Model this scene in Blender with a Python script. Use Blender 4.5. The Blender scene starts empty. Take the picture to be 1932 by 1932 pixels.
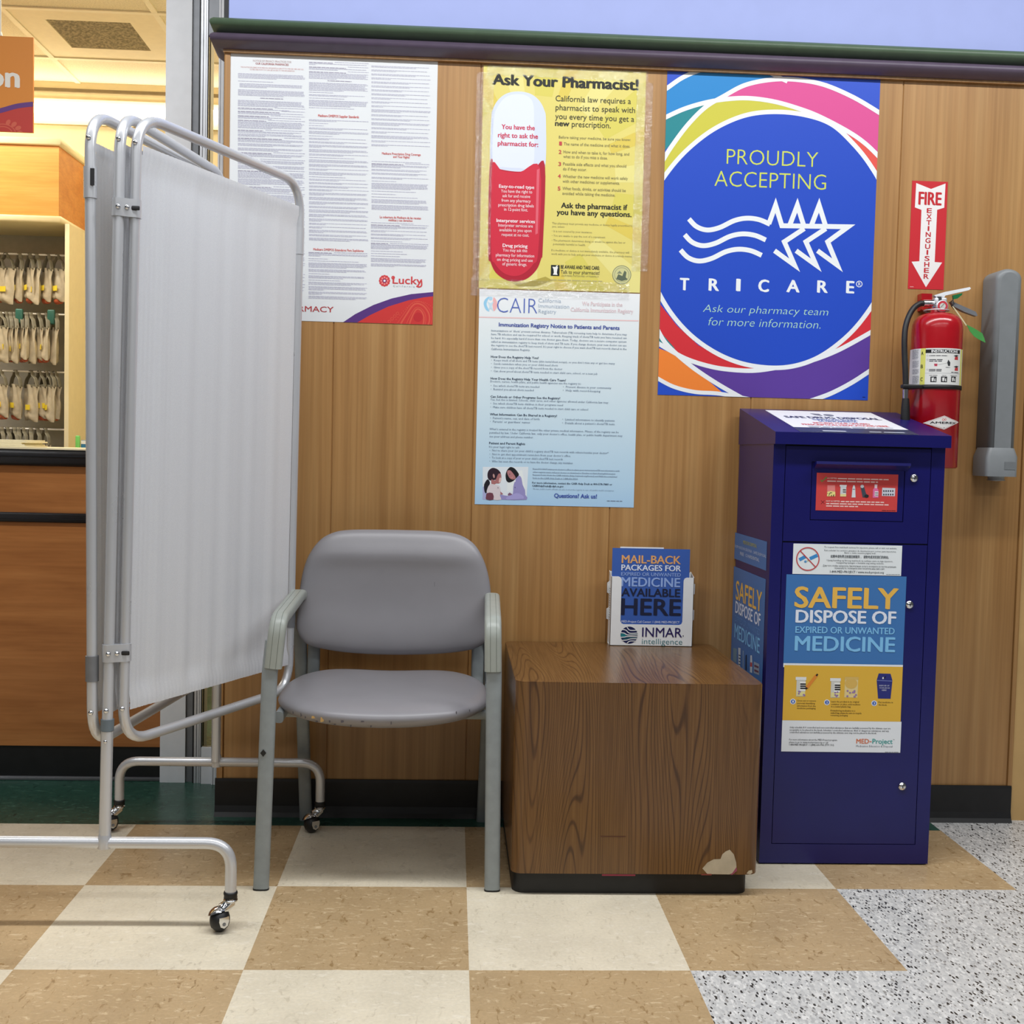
import bpy, bmesh, math, random
from mathutils import Vector, Matrix
import numpy as np

random.seed(7)
SC = bpy.context.scene
COL = SC.collection

# ------------------------------------------------------------------ camera
CAM_POS = np.array([-0.0543, -2.80425, 1.062])
CAM_ROWS = np.array([[0.99847527, -0.04972709, 0.02396576],      # right
                     [0.02133796, -0.05271856, -0.99838141],     # down
                     [0.05091004, 0.99737053, -0.05157711]])     # forward
FOCAL = 2211.4
cam_data = bpy.data.cameras.new('camera')
cam_data.sensor_width = 36.0
cam_data.lens = 36.0 * FOCAL / 1932.0
cam_data.clip_start = 0.05
cam = bpy.data.objects.new('camera', cam_data)
COL.objects.link(cam)
r_, d_, f_ = [Vector(v) for v in CAM_ROWS]
cam.matrix_world = Matrix(((r_.x, -d_.x, -f_.x, CAM_POS[0]), (r_.y, -d_.y, -f_.y, CAM_POS[1]),
                           (r_.z, -d_.z, -f_.z, CAM_POS[2]), (0, 0, 0, 1)))
SC.camera = cam

# ------------------------------------------------------------------ world, lights, exposure
W = bpy.data.worlds.new('world'); SC.world = W; W.use_nodes = True
bg = W.node_tree.nodes['Background']
bg.inputs[0].default_value = (0.95, 0.97, 1.0, 1); bg.inputs[1].default_value = 0.085
SC.view_settings.view_transform = 'Standard'
SC.view_settings.look = 'None'
SC.view_settings.exposure = 0.0
SC.view_settings.gamma = 1.0
SC.view_settings.use_curve_mapping = False
SC.cycles.use_denoising = True
SC.cycles.max_bounces = 6
SC.cycles.caustics_reflective = False
SC.cycles.caustics_refractive = False

def area_light(name, loc, sx, sy, power, color, rot=(0, 0, 0), spread=None):
    d = bpy.data.lights.new(name, 'AREA'); d.shape = 'RECTANGLE'; d.size = sx; d.size_y = sy
    d.energy = power; d.color = color
    if spread: d.spread = math.radians(spread)
    o = bpy.data.objects.new(name, d); o.location = loc; o.rotation_euler = rot
    COL.objects.link(o); return o

COOL = (0.97, 0.985, 1.0)
# rows of fluorescent ceiling fixtures of the store (above and behind the photographer)
area_light('fluorescent_row', (0.3, -0.62, 3.05), 5.0, 0.16, 102, COOL)
area_light('fluorescent_row', (0.3, -3.3, 3.25), 6.0, 0.2, 62, COOL)
area_light('fluorescent_row', (0.3, -5.8, 3.25), 6.0, 0.2, 40, COOL)
# fluorescent fixtures over the pharmacy floor behind the counter
area_light('pharmacy_ceiling_lamp', (-2.45, 2.20, 2.74), 1.2, 0.4, 30, (1.0, 0.93, 0.78))
area_light('pharmacy_ceiling_lamp', (-1.15, 1.75, 2.74), 0.5, 1.0, 9, (1.0, 0.94, 0.78))

# ------------------------------------------------------------------ materials
def lin(c):
    c = c / 255.0
    return c / 12.92 if c <= 0.04045 else ((c + 0.055) / 1.055) ** 2.4
def rgb(r, g, b): return (lin(r), lin(g), lin(b), 1.0)

MATS = {}
def base_mat(name, color, rough=0.5, metal=0.0, spec=0.5, coat=0.0):
    m = bpy.data.materials.new(name); m.use_nodes = True
    b = m.node_tree.nodes['Principled BSDF']
    b.inputs['Base Color'].default_value = color
    b.inputs['Roughness'].default_value = rough
    b.inputs['Metallic'].default_value = metal
    b.inputs['Specular IOR Level'].default_value = spec
    if coat: b.inputs['Coat Weight'].default_value = coat; b.inputs['Coat Roughness'].default_value = 0.12
    return m, m.node_tree, b
def node(nt, kind, **kw):
    n = nt.nodes.new(kind)
    for k, v in kw.items(): setattr(n, k, v)
    return n
def ramp(nt, src, stops, interp='LINEAR'):
    n = nt.nodes.new('ShaderNodeValToRGB'); cr = n.color_ramp; cr.interpolation = interp
    while len(cr.elements) < len(stops): cr.elements.new(0.5)
    for e, (p, c) in zip(cr.elements, stops): e.position = p; e.color = c
    nt.links.new(src, n.inputs[0]); return n.outputs[0]
def coords(nt, scale=(1, 1, 1), rot=(0, 0, 0), kind='Object', loc=(0, 0, 0)):
    t = nt.nodes.new('ShaderNodeTexCoord'); mp = nt.nodes.new('ShaderNodeMapping')
    mp.inputs['Scale'].default_value = scale; mp.inputs['Rotation'].default_value = rot
    mp.inputs['Location'].default_value = loc
    nt.links.new(t.outputs[kind], mp.inputs[0]); return mp.outputs[0]
def noise(nt, vec, scale, detail=3, rough=0.5, dist=0.0):
    n = nt.nodes.new('ShaderNodeTexNoise'); n.inputs['Scale'].default_value = scale
    n.inputs['Detail'].default_value = detail; n.inputs['Roughness'].default_value = rough
    n.inputs['Distortion'].default_value = dist
    nt.links.new(vec, n.inputs['Vector']); return n.outputs['Fac']
def mix(nt, fac, a, b, mode='MIX'):
    n = nt.nodes.new('ShaderNodeMix'); n.data_type = 'RGBA'; n.blend_type = mode
    for sock, val in ((n.inputs[0], fac), (n.inputs[6], a), (n.inputs[7], b)):
        if hasattr(val, 'is_linked'): nt.links.new(val, sock)
        else: sock.default_value = val
    return n.outputs[2]
def math_n(nt, op, a, b=None):
    n = nt.nodes.new('ShaderNodeMath'); n.operation = op
    for i, v in enumerate((a, b)):
        if v is None: continue
        if hasattr(v, 'is_linked'): nt.links.new(v, n.inputs[i])
        else: n.inputs[i].default_value = v
    return n.outputs[0]
def bump(nt, b, h, strength, dist=0.002):
    n = nt.nodes.new('ShaderNodeBump'); n.inputs['Strength'].default_value = strength
    n.inputs['Distance'].default_value = dist
    nt.links.new(h, n.inputs['Height']); nt.links.new(n.outputs[0], b.inputs['Normal'])

def plain(name, c, rough=0.5, metal=0.0, spec=0.5, var=0.06, scale=30, coat=0.0, bmp=0.0):
    """painted / moulded surface with a little procedural mottling"""
    if name in MATS: return MATS[name]
    col = rgb(*c)
    m, nt, b = base_mat(name, col, rough, metal, spec, coat)
    v = coords(nt)
    n = noise(nt, v, scale, 4)
    lo = tuple(x * (1 - var) for x in col[:3]) + (1,); hi = tuple(min(1, x * (1 + var)) for x in col[:3]) + (1,)
    nt.links.new(ramp(nt, n, [(0.35, lo), (0.65, hi)]), b.inputs['Base Color'])
    if bmp: bump(nt, b, noise(nt, v, scale * 8, 2), bmp)
    MATS[name] = m; return m
def ink(c, rough=0.45):
    name = 'print_%02x%02x%02x' % tuple(c)
    if name in MATS: return MATS[name]
    m, nt, b = base_mat(name, rgb(*c), rough, 0, 0.4)
    MATS[name] = m; return m

def mat_panel(name='wood_panelling', tint=(1, 1, 1)):
    m, nt, b = base_mat(name, (0.4, 0.24, 0.1, 1), 0.36, 0, 0.6)
    v = coords(nt, (1, 1, 0.035))
    n1 = noise(nt, v, 26, 4, 0.55)
    n2 = noise(nt, coords(nt, (1, 1, 0.012), loc=(3, 1, 2)), 110, 2)
    n3 = noise(nt, coords(nt, (1, 1, 0.25), loc=(7, 0, 1)), 3.0, 2)
    c1 = ramp(nt, n1, [(0.30, rgb(160, 116, 66)), (0.5, rgb(175, 131, 79)), (0.72, rgb(187, 145, 92))])
    c2 = ramp(nt, n2, [(0.4, (0.80, 0.78, 0.74, 1)), (0.6, (1, 1, 1, 1))])
    c3 = ramp(nt, n3, [(0.35, (0.92, 0.92, 0.90, 1)), (0.65, (1.03, 1.03, 1.03, 1))])
    o = mix(nt, 0.6, c1, c2, 'MULTIPLY'); o = mix(nt, 1.0, o, c3, 'MULTIPLY')
    o = mix(nt, 1.0, o, tint + (1,), 'MULTIPLY')
    nt.links.new(o, b.inputs['Base Color']); return m

def mat_oak(name='oak_laminate'):
    m, nt, b = base_mat(name, (0.3, 0.17, 0.07, 1), 0.27)
    tc = nt.nodes.new('ShaderNodeTexCoord'); sx = nt.nodes.new('ShaderNodeSeparateXYZ'); nt.links.new(tc.outputs['Object'], sx.inputs[0])
    along = math_n(nt, 'SUBTRACT', sx.outputs[2], sx.outputs[1])       # the grain folds over the front edge onto the top
    cb = nt.nodes.new('ShaderNodeCombineXYZ'); nt.links.new(math_n(nt, 'MULTIPLY', sx.outputs[0], 8.5), cb.inputs[0]); nt.links.new(math_n(nt, 'MULTIPLY', along, 0.9), cb.inputs[1])
    cb.inputs[2].default_value = 3.7
    big = noise(nt, cb.outputs[0], 1.0, 1.0, 0.35)
    rings = math_n(nt, 'SINE', math_n(nt, 'ADD', math_n(nt, 'MULTIPLY', big, 215.0), math_n(nt, 'MULTIPLY', sx.outputs[0], 760.0)))
    fine = noise(nt, coords(nt, (1, 0.02, 0.02)), 190, 3, 0.6)
    mod = noise(nt, coords(nt, (1, 0.15, 0.15), loc=(2, 3, 4)), 5, 2)
    c = ramp(nt, rings, [(0.0, rgb(116, 82, 43)), (0.66, rgb(112, 78, 41)), (0.88, rgb(88, 58, 29)), (1.0, rgb(70, 45, 22))])
    c2 = ramp(nt, fine, [(0.38, (0.68, 0.64, 0.58, 1)), (0.6, (1.08, 1.08, 1.08, 1))])
    calm = mix(nt, ramp(nt, mod, [(0.44, (0.25, 0.25, 0.25, 1)), (0.58, (0.85, 0.85, 0.85, 1))]), rgb(106, 73, 38), c)
    o = mix(nt, 0.75, calm, c2, 'MULTIPLY')
    nt.links.new(o, b.inputs['Base Color']); return m

def mat_cherry(name, dark, mid, light, rough=0.38, axis='x'):
    """smooth laminate with grain running sideways"""
    m, nt, b = base_mat(name, rgb(*mid), rough)
    v = coords(nt, (0.12, 0.5, 1))
    n1 = noise(nt, v, 16, 4, 0.6, 0.3)
    n2 = noise(nt, coords(nt, (0.03, 0.3, 1)), 120, 2)
    c1 = ramp(nt, n1, [(0.3, rgb(*dark)), (0.52, rgb(*mid)), (0.75, rgb(*light))])
    c2 = ramp(nt, n2, [(0.35, (0.86, 0.84, 0.82, 1)), (0.6, (1, 1, 1, 1))])
    nt.links.new(mix(nt, 0.7, c1, c2, 'MULTIPLY'), b.inputs['Base Color']); return m

def mat_vct(name, base, light, dark, rough=0.28, strength=1.0):
    """vinyl composition tile: streaky marbled flecks, every tile turned its own way"""
    m, nt, b = base_mat(name, rgb(*base), rough, 0, 0.5)
    v = coords(nt, (1, 1, 1))
    n0 = noise(nt, v, 5, 3)
    a = noise(nt, coords(nt, (1, 2.6, 1), rot=(0, 0, 0.35)), 33, 5, 0.65, 1.0)
    d = noise(nt, coords(nt, (2.2, 1, 1), rot=(0, 0, -0.4), loc=(5, 2, 0)), 29, 5, 0.65, 1.0)
    s = noise(nt, v, 130, 2)
    c = ramp(nt, n0, [(0.35, tuple(x * 0.93 for x in rgb(*base)[:3]) + (1,)), (0.65, tuple(min(1, x * 1.05) for x in rgb(*base)[:3]) + (1,))])
    c = mix(nt, ramp(nt, a, [(0.56, (0, 0, 0, 1)), (0.65, (strength, strength, strength, 1))]), c, rgb(*light))
    c = mix(nt, ramp(nt, d, [(0.575, (0, 0, 0, 1)), (0.67, (strength, strength, strength, 1))]), c, rgb(*dark))
    c = mix(nt, 0.25, c, ramp(nt, s, [(0.4, (0.8, 0.8, 0.8, 1)), (0.6, (1.05, 1.05, 1.05, 1))]), 'MULTIPLY')
    nt.links.new(c, b.inputs['Base Color'])
    rg = ramp(nt, n0, [(0.3, (rough * 0.8,) * 3 + (1,)), (0.7, (rough * 1.3,) * 3 + (1,))])
    nt.links.new(rg, b.inputs['Roughness'])
    return m

def mat_terrazzo(name='speckled_tile'):
    m, nt, b = base_mat(name, rgb(205, 205, 203), 0.33, 0, 0.5)
    v = coords(nt, (1.7, 0.75, 1), rot=(0, 0, 0.75))
    def chips(scale, loc, thr, soft=0.03):
        d = noise(nt, coords(nt, (1, 1, 1), loc=loc), 60, 2)
        t = nt.nodes.new('ShaderNodeTexVoronoi'); t.inputs['Scale'].default_value = scale
        vv = nt.nodes.new('ShaderNodeVectorMath'); vv.operation = 'ADD'
        nt.links.new(coords(nt, (1.75, 0.8, 1), rot=(0, 0, 0.72), loc=loc), vv.inputs[0])
        sc = nt.nodes.new('ShaderNodeVectorMath'); sc.operation = 'SCALE'; sc.inputs['Scale'].default_value = 0.012
        nn = nt.nodes.new('ShaderNodeTexNoise'); nn.inputs['Scale'].default_value = 90
        nt.links.new(coords(nt), nn.inputs['Vector'])
        nt.links.new(nn.outputs['Color'], sc.inputs[0]); nt.links.new(sc.outputs[0], vv.inputs[1])
        nt.links.new(vv.outputs[0], t.inputs['Vector'])
        return t
    t = chips(95, (0, 0, 0), 0)
    dist = t.outputs['Distance']; cell = t.outputs['Color']
    sep = nt.nodes.new('ShaderNodeSeparateColor'); nt.links.new(cell, sep.inputs[0])
    size = ramp(nt, sep.outputs[0], [(0.36, (0, 0, 0, 1)), (0.60, (0.26, 0.26, 0.26, 1)), (1.0, (0.52, 0.52, 0.52, 1))])
    chip = math_n(nt, 'LESS_THAN', dist, size)
    t2 = chips(120, (4, 7, 0), 0)
    sep2 = nt.nodes.new('ShaderNodeSeparateColor'); nt.links.new(t2.outputs['Color'], sep2.inputs[0])
    base = ramp(nt, sep2.outputs[1], [(0.05, rgb(182, 182, 181)), (0.4, rgb(203, 203, 201)), (0.8, rgb(209, 208, 205)), (0.97, rgb(230, 229, 226))])
    chipc = ramp(nt, sep.outputs[1], [(0.0, rgb(34, 34, 34)), (0.55, rgb(58, 56, 54)), (0.72, rgb(140, 139, 138)), (1.0, rgb(156, 152, 146))])
    nt.links.new(mix(nt, chip, base, chipc), b.inputs['Base Color']); return m

def mat_metal(name, c, rough, metal=1.0):
    m, nt, b = base_mat(name, rgb(*c), rough, metal)
    n = noise(nt, coords(nt), 14, 3)
    nt.links.new(ramp(nt, n, [(0.3, (rough * 0.9,) * 3 + (1,)), (0.7, (rough * 1.1,) * 3 + (1,))]), b.inputs['Roughness'])
    return m
def mat_fabric(name='curtain_cloth'):
    m, nt, b = base_mat(name, rgb(226, 228, 232), 0.85, 0, 0.2)
    v = coords(nt)
    n = noise(nt, v, 700, 2)
    nt.links.new(ramp(nt, n, [(0.3, rgb(216, 219, 225)), (0.7, rgb(232, 234, 238))]), b.inputs['Base Color'])
    tr = nt.nodes.new('ShaderNodeBsdfTranslucent'); tr.inputs[0].default_value = rgb(226, 226, 226)
    ms = nt.nodes.new('ShaderNodeMixShader'); ms.inputs[0].default_value = 0.22
    out = nt.nodes['Material Output']
    nt.links.new(b.outputs[0], ms.inputs[1]); nt.links.new(tr.outputs[0], ms.inputs[2]); nt.links.new(ms.outputs[0], out.inputs[0])
    return m
def mat_emit(name, c, strength):
    m = bpy.data.materials.new(name); m.use_nodes = True; nt = m.node_tree
    e = nt.nodes.new('ShaderNodeEmission'); e.inputs[0].default_value = rgb(*c); e.inputs[1].default_value = strength
    nt.links.new(e.outputs[0], nt.nodes['Material Output'].inputs[0]); return m
def mat_glass(name):
    m, nt, b = base_mat(name, (1, 1, 1, 1), 0.02)
    b.inputs['Transmission Weight'].default_value = 1.0; b.inputs['IOR'].default_value = 1.02
    return m
def mat_clear_tape(name='clear_tape'):
    m, nt, b = base_mat(name, (1, 1, 1, 1), 0.10, 0, 0.8)
    n = noise(nt, coords(nt), 70, 3, 0.6)
    tr = nt.nodes.new('ShaderNodeBsdfTransparent'); gl = nt.nodes.new('ShaderNodeBsdfGlossy'); gl.inputs['Roughness'].default_value = 0.08
    bp = nt.nodes.new('ShaderNodeBump'); bp.inputs['Strength'].default_value = 1.0; bp.inputs['Distance'].default_value = 0.01
    nt.links.new(n, bp.inputs['Height']); nt.links.new(bp.outputs[0], gl.inputs['Normal'])
    ms = nt.nodes.new('ShaderNodeMixShader'); ms.inputs[0].default_value = 0.13
    nt.links.new(tr.outputs[0], ms.inputs[1]); nt.links.new(gl.outputs[0], ms.inputs[2])
    nt.links.new(ms.outputs[0], nt.nodes['Material Output'].inputs[0]); return m
def mat_vertical_blend(name, stops, rough=0.4):
    """printed sheet whose paper colour runs from top to bottom"""
    m, nt, b = base_mat(name, stops[0][1], rough)
    t = nt.nodes.new('ShaderNodeTexCoord'); s = nt.nodes.new('ShaderNodeSeparateXYZ')
    nt.links.new(t.outputs['Generated'], s.inputs[0])
    nt.links.new(ramp(nt, s.outputs[2], stops), b.inputs['Base Color']); return m

# ------------------------------------------------------------------ object helpers
def tag(o, label=None, cat=None, group=None, kind=None):
    if label: o['label'] = label
    if cat: o['category'] = cat
    if group: o['group'] = group
    if kind: o['kind'] = kind
    return o
def thing(name, label, cat, loc=(0, 0, 0), group=None):
    o = bpy.data.objects.new(name, None); o.location = loc; o.empty_display_size = 0.05
    COL.objects.link(o); return tag(o, label, cat, group)
WLOC = {}
def world_loc(o):
    l = Vector(o.location)
    while o.parent: o = o.parent; l += Vector(o.location)
    return l

class MB:
    """collects shapes (world coordinates) for ONE mesh object"""
    def __init__(s): s.v = []; s.f = []; s.fm = []; s.sm = []; s.mats = []
    def mi(s, m):
        if m not in s.mats: s.mats.append(m)
        return s.mats.index(m)
    def add(s, vs, fs, m, smooth=False):
        o = len(s.v); i = s.mi(m)
        s.v.extend([tuple(v) for v in vs])
        for f in fs: s.f.append([o + k for k in f]); s.fm.append(i); s.sm.append(smooth)
    def box(s, lo, hi, m):
        x0, y0, z0 = lo; x1, y1, z1 = hi
        s.add([(x0, y0, z0), (x1, y0, z0), (x1, y1, z0), (x0, y1, z0), (x0, y0, z1), (x1, y0, z1), (x1, y1, z1), (x0, y1, z1)],
              [(0, 3, 2, 1), (4, 5, 6, 7), (0, 1, 5, 4), (1, 2, 6, 5), (2, 3, 7, 6), (3, 0, 4, 7)], m)
    def rbox(s, lo, hi, r, m, seg=3, edges=None, smooth=True, mtx=None):
        bm = bmesh.new(); bmesh.ops.create_cube(bm, size=1)
        c = [(a + b) / 2 for a, b in zip(lo, hi)]; d = [b - a for a, b in zip(lo, hi)]
        for v in bm.verts: v.co = Vector((v.co.x * d[0] + c[0], v.co.y * d[1] + c[1], v.co.z * d[2] + c[2]))
        es = [e for e in bm.edges if edges is None or abs((e.verts[0].co - e.verts[1].co).normalized()['xyz'.index(edges)]) > 0.9]
        bmesh.ops.bevel(bm, geom=es, offset=r, segments=seg, profile=0.5, affect='EDGES')
        s.from_bm(bm, m, smooth, mtx); bm.free()
    def from_bm(s, bm, m, smooth=False, mtx=None):
        bm.verts.index_update()
        vs = [(mtx @ v.co if mtx else v.co)[:] for v in bm.verts]
        s.add(vs, [[v.index for v in f.verts] for f in bm.faces], m, smooth)
    def prism(s, pts, d, m, smooth=False):
        """closed planar polygon (3D points) pushed along vector d"""
        n = len(pts); d = Vector(d); a = [Vector(p) for p in pts]; b = [p + d for p in a]
        s.add(a + b, [list(range(n))[::-1], list(range(n, 2 * n))], m)
        s.add(a + b, [(i, (i + 1) % n, n + (i + 1) % n, n + i) for i in range(n)], m, smooth)
    def tube(s, path, r, m, n=12, closed=False, caps=True, radii=None):
        P = [Vector(p) for p in path]; N = len(P); rings = []
        T = []
        for i in range(N):
            a = P[(i - 1) % N] if (closed or i > 0) else P[i]; b = P[(i + 1) % N] if (closed or i < N - 1) else P[i]
            T.append((b - a).normalized())
        u = T[0].orthogonal().normalized()
        vs = []
        for i in range(N):
            u = (u - T[i] * u.dot(T[i])).normalized(); w = T[i].cross(u)
            rr = radii[i] if radii else r
            for k in range(n):
                a = 2 * math.pi * k / n
                vs.append(P[i] + (u * math.cos(a) + w * math.sin(a)) * rr)
        fs = []
        for i in range(N if closed else N - 1):
            j = (i + 1) % N
            for k in range(n): fs.append((i * n + k, i * n + (k + 1) % n, j * n + (k + 1) % n, j * n + k))
        s.add(vs, fs, m, True)
        if caps and not closed:
            s.add(vs[:n], [list(range(n))[::-1]], m); s.add(vs[-n:], [list(range(n))], m)
    def bar(s, path, a, b, m, side=(1, 0, 0), n=16, power=4.0, caps=True):
        """flattened tube: half width a along side, half depth b"""
        P = [Vector(p) for p in path]; N = len(P); sd = Vector(side); vs = []
        for i in range(N):
            t = (P[min(i + 1, N - 1)] - P[max(i - 1, 0)]).normalized()
            u = (sd - t * sd.dot(t)).normalized(); w = t.cross(u)
            for k in range(n):
                th = 2 * math.pi * k / n; c, q = math.cos(th), math.sin(th)
                e = 2.0 / power
                vs.append(P[i] + u * a * math.copysign(abs(c) ** e, c) + w * b * math.copysign(abs(q) ** e, q))
        fs = [(i * n + k, i * n + (k + 1) % n, (i + 1) * n + (k + 1) % n, (i + 1) * n + k) for i in range(N - 1) for k in range(n)]
        s.add(vs, fs, m, True)
        if caps: s.add(vs[:n], [list(range(n))[::-1]], m); s.add(vs[-n:], [list(range(n))], m)
    def lathe(s, prof, c, m, n=32, axis='z', mtx=None, smooth=True, a0=0, a1=2 * math.pi):
        c = Vector(c); vs = []; full = abs(a1 - a0 - 2 * math.pi) < 1e-6; cols = n if full else n + 1
        for r, h in prof:
            for k in range(cols):
                a = a0 + (a1 - a0) * k / n
                p = Vector((r * math.cos(a), r * math.sin(a), h))
                if axis == 'y': p = Vector((p.x, p.z, p.y))
                if axis == 'x': p = Vector((p.z, p.x, p.y))
                if mtx: p = mtx @ p
                vs.append(c + p)
        fs = []
        for i in range(len(prof) - 1):
            for k in range(n): fs.append((i * cols + k, i * cols + (k + 1) % cols, (i + 1) * cols + (k + 1) % cols, (i + 1) * cols + k))
        s.add(vs, fs, m, smooth)
    def disc(s, c, r, nrm, m, n=24, r2=None):
        c = Vector(c); nrm = Vector(nrm).normalized(); u = nrm.orthogonal().normalized(); w = nrm.cross(u)
        s.add([c + u * r * math.cos(2 * math.pi * k / n) + w * (r2 or r) * math.sin(2 * math.pi * k / n) for k in range(n)], [list(range(n))], m)
    def grid(s, fn, nu, nv, m, smooth=True):
        vs = [fn(i / nu, j / nv) for j in range(nv + 1) for i in range(nu + 1)]
        s.add(vs, [(j * (nu + 1) + i, j * (nu + 1) + i + 1, (j + 1) * (nu + 1) + i + 1, (j + 1) * (nu + 1) + i) for j in range(nv) for i in range(nu)], m, smooth)
    def build(s, name, parent=None, origin=None, label=None, merge=False):
        if origin is None:
            if parent is not None: origin = world_loc(parent)
            else:
                a = np.array(s.v); origin = Vector(((a[:, 0].min() + a[:, 0].max()) / 2, (a[:, 1].min() + a[:, 1].max()) / 2, a[:, 2].min()))
        origin = Vector(origin)
        me = bpy.data.meshes.new(name)
        me.from_pydata([tuple(Vector(v) - origin) for v in s.v], [], s.f)
        for m in s.mats: me.materials.append(m)
        me.polygons.foreach_set('material_index', s.fm); me.polygons.foreach_set('use_smooth', s.sm)
        if merge:
            bm = bmesh.new(); bm.from_mesh(me); bmesh.ops.remove_doubles(bm, verts=bm.verts, dist=2e-5); bmesh.ops.recalc_face_normals(bm, faces=bm.faces); bm.to_mesh(me); bm.free()
        me.update()
        o = bpy.data.objects.new(name, me); COL.objects.link(o)
        if parent is not None: o.parent = parent; o.location = origin - world_loc(parent)
        else: o.location = origin
        if label: o['label'] = label
        return o
def struct(mb, name, parent=None, **k):
    o = mb.build(name, parent, **k)
    if parent is None: o['kind'] = 'structure'
    return o
def fillet(pts, r, n=6, closed=False):
    P = [Vector(p) for p in pts]; out = []; N = len(P)
    for i in range(N):
        if not closed and i in (0, N - 1): out.append(P[i]); continue
        a, b, c = P[(i - 1) % N], P[i], P[(i + 1) % N]
        rr = r[i] if isinstance(r, (list, tuple)) else r
        d1 = (a - b).normalized(); d2 = (c - b).normalized()
        rr = min(rr, (a - b).length * 0.49, (c - b).length * 0.49)
        p1 = b + d1 * rr; p2 = b + d2 * rr
        for k in range(n + 1):
            t = k / n; out.append((1 - t) ** 2 * p1 + 2 * t * (1 - t) * b + t * t * p2)
    return out
def catmull(pts, n=8, closed=False):
    P = [Vector(p) for p in pts]; N = len(P); out = []
    for i in range(N if closed else N - 1):
        p0 = P[(i - 1) % N] if (closed or i > 0) else P[i]; p1 = P[i]; p2 = P[(i + 1) % N]
        p3 = P[(i + 2) % N] if (closed or i < N - 2) else p2
        for k in range(n):
            t = k / n
            out.append(0.5 * ((2 * p1) + (p2 - p0) * t + (2 * p0 - 5 * p1 + 4 * p2 - p3) * t * t + (3 * p1 - p0 - 3 * p2 + p3) * t ** 3))
    if not closed: out.append(P[-1])
    return out

def survey(axis, value, px, py):
    """photogrammetry: where the sight line of a photo point meets a known plane of the room"""
    d = CAM_ROWS.T @ np.array([(px - 966) / FOCAL, (py - 966) / FOCAL, 1.0])
    t = (value - CAM_POS[axis]) / d[axis]
    return CAM_POS + t * d

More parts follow.
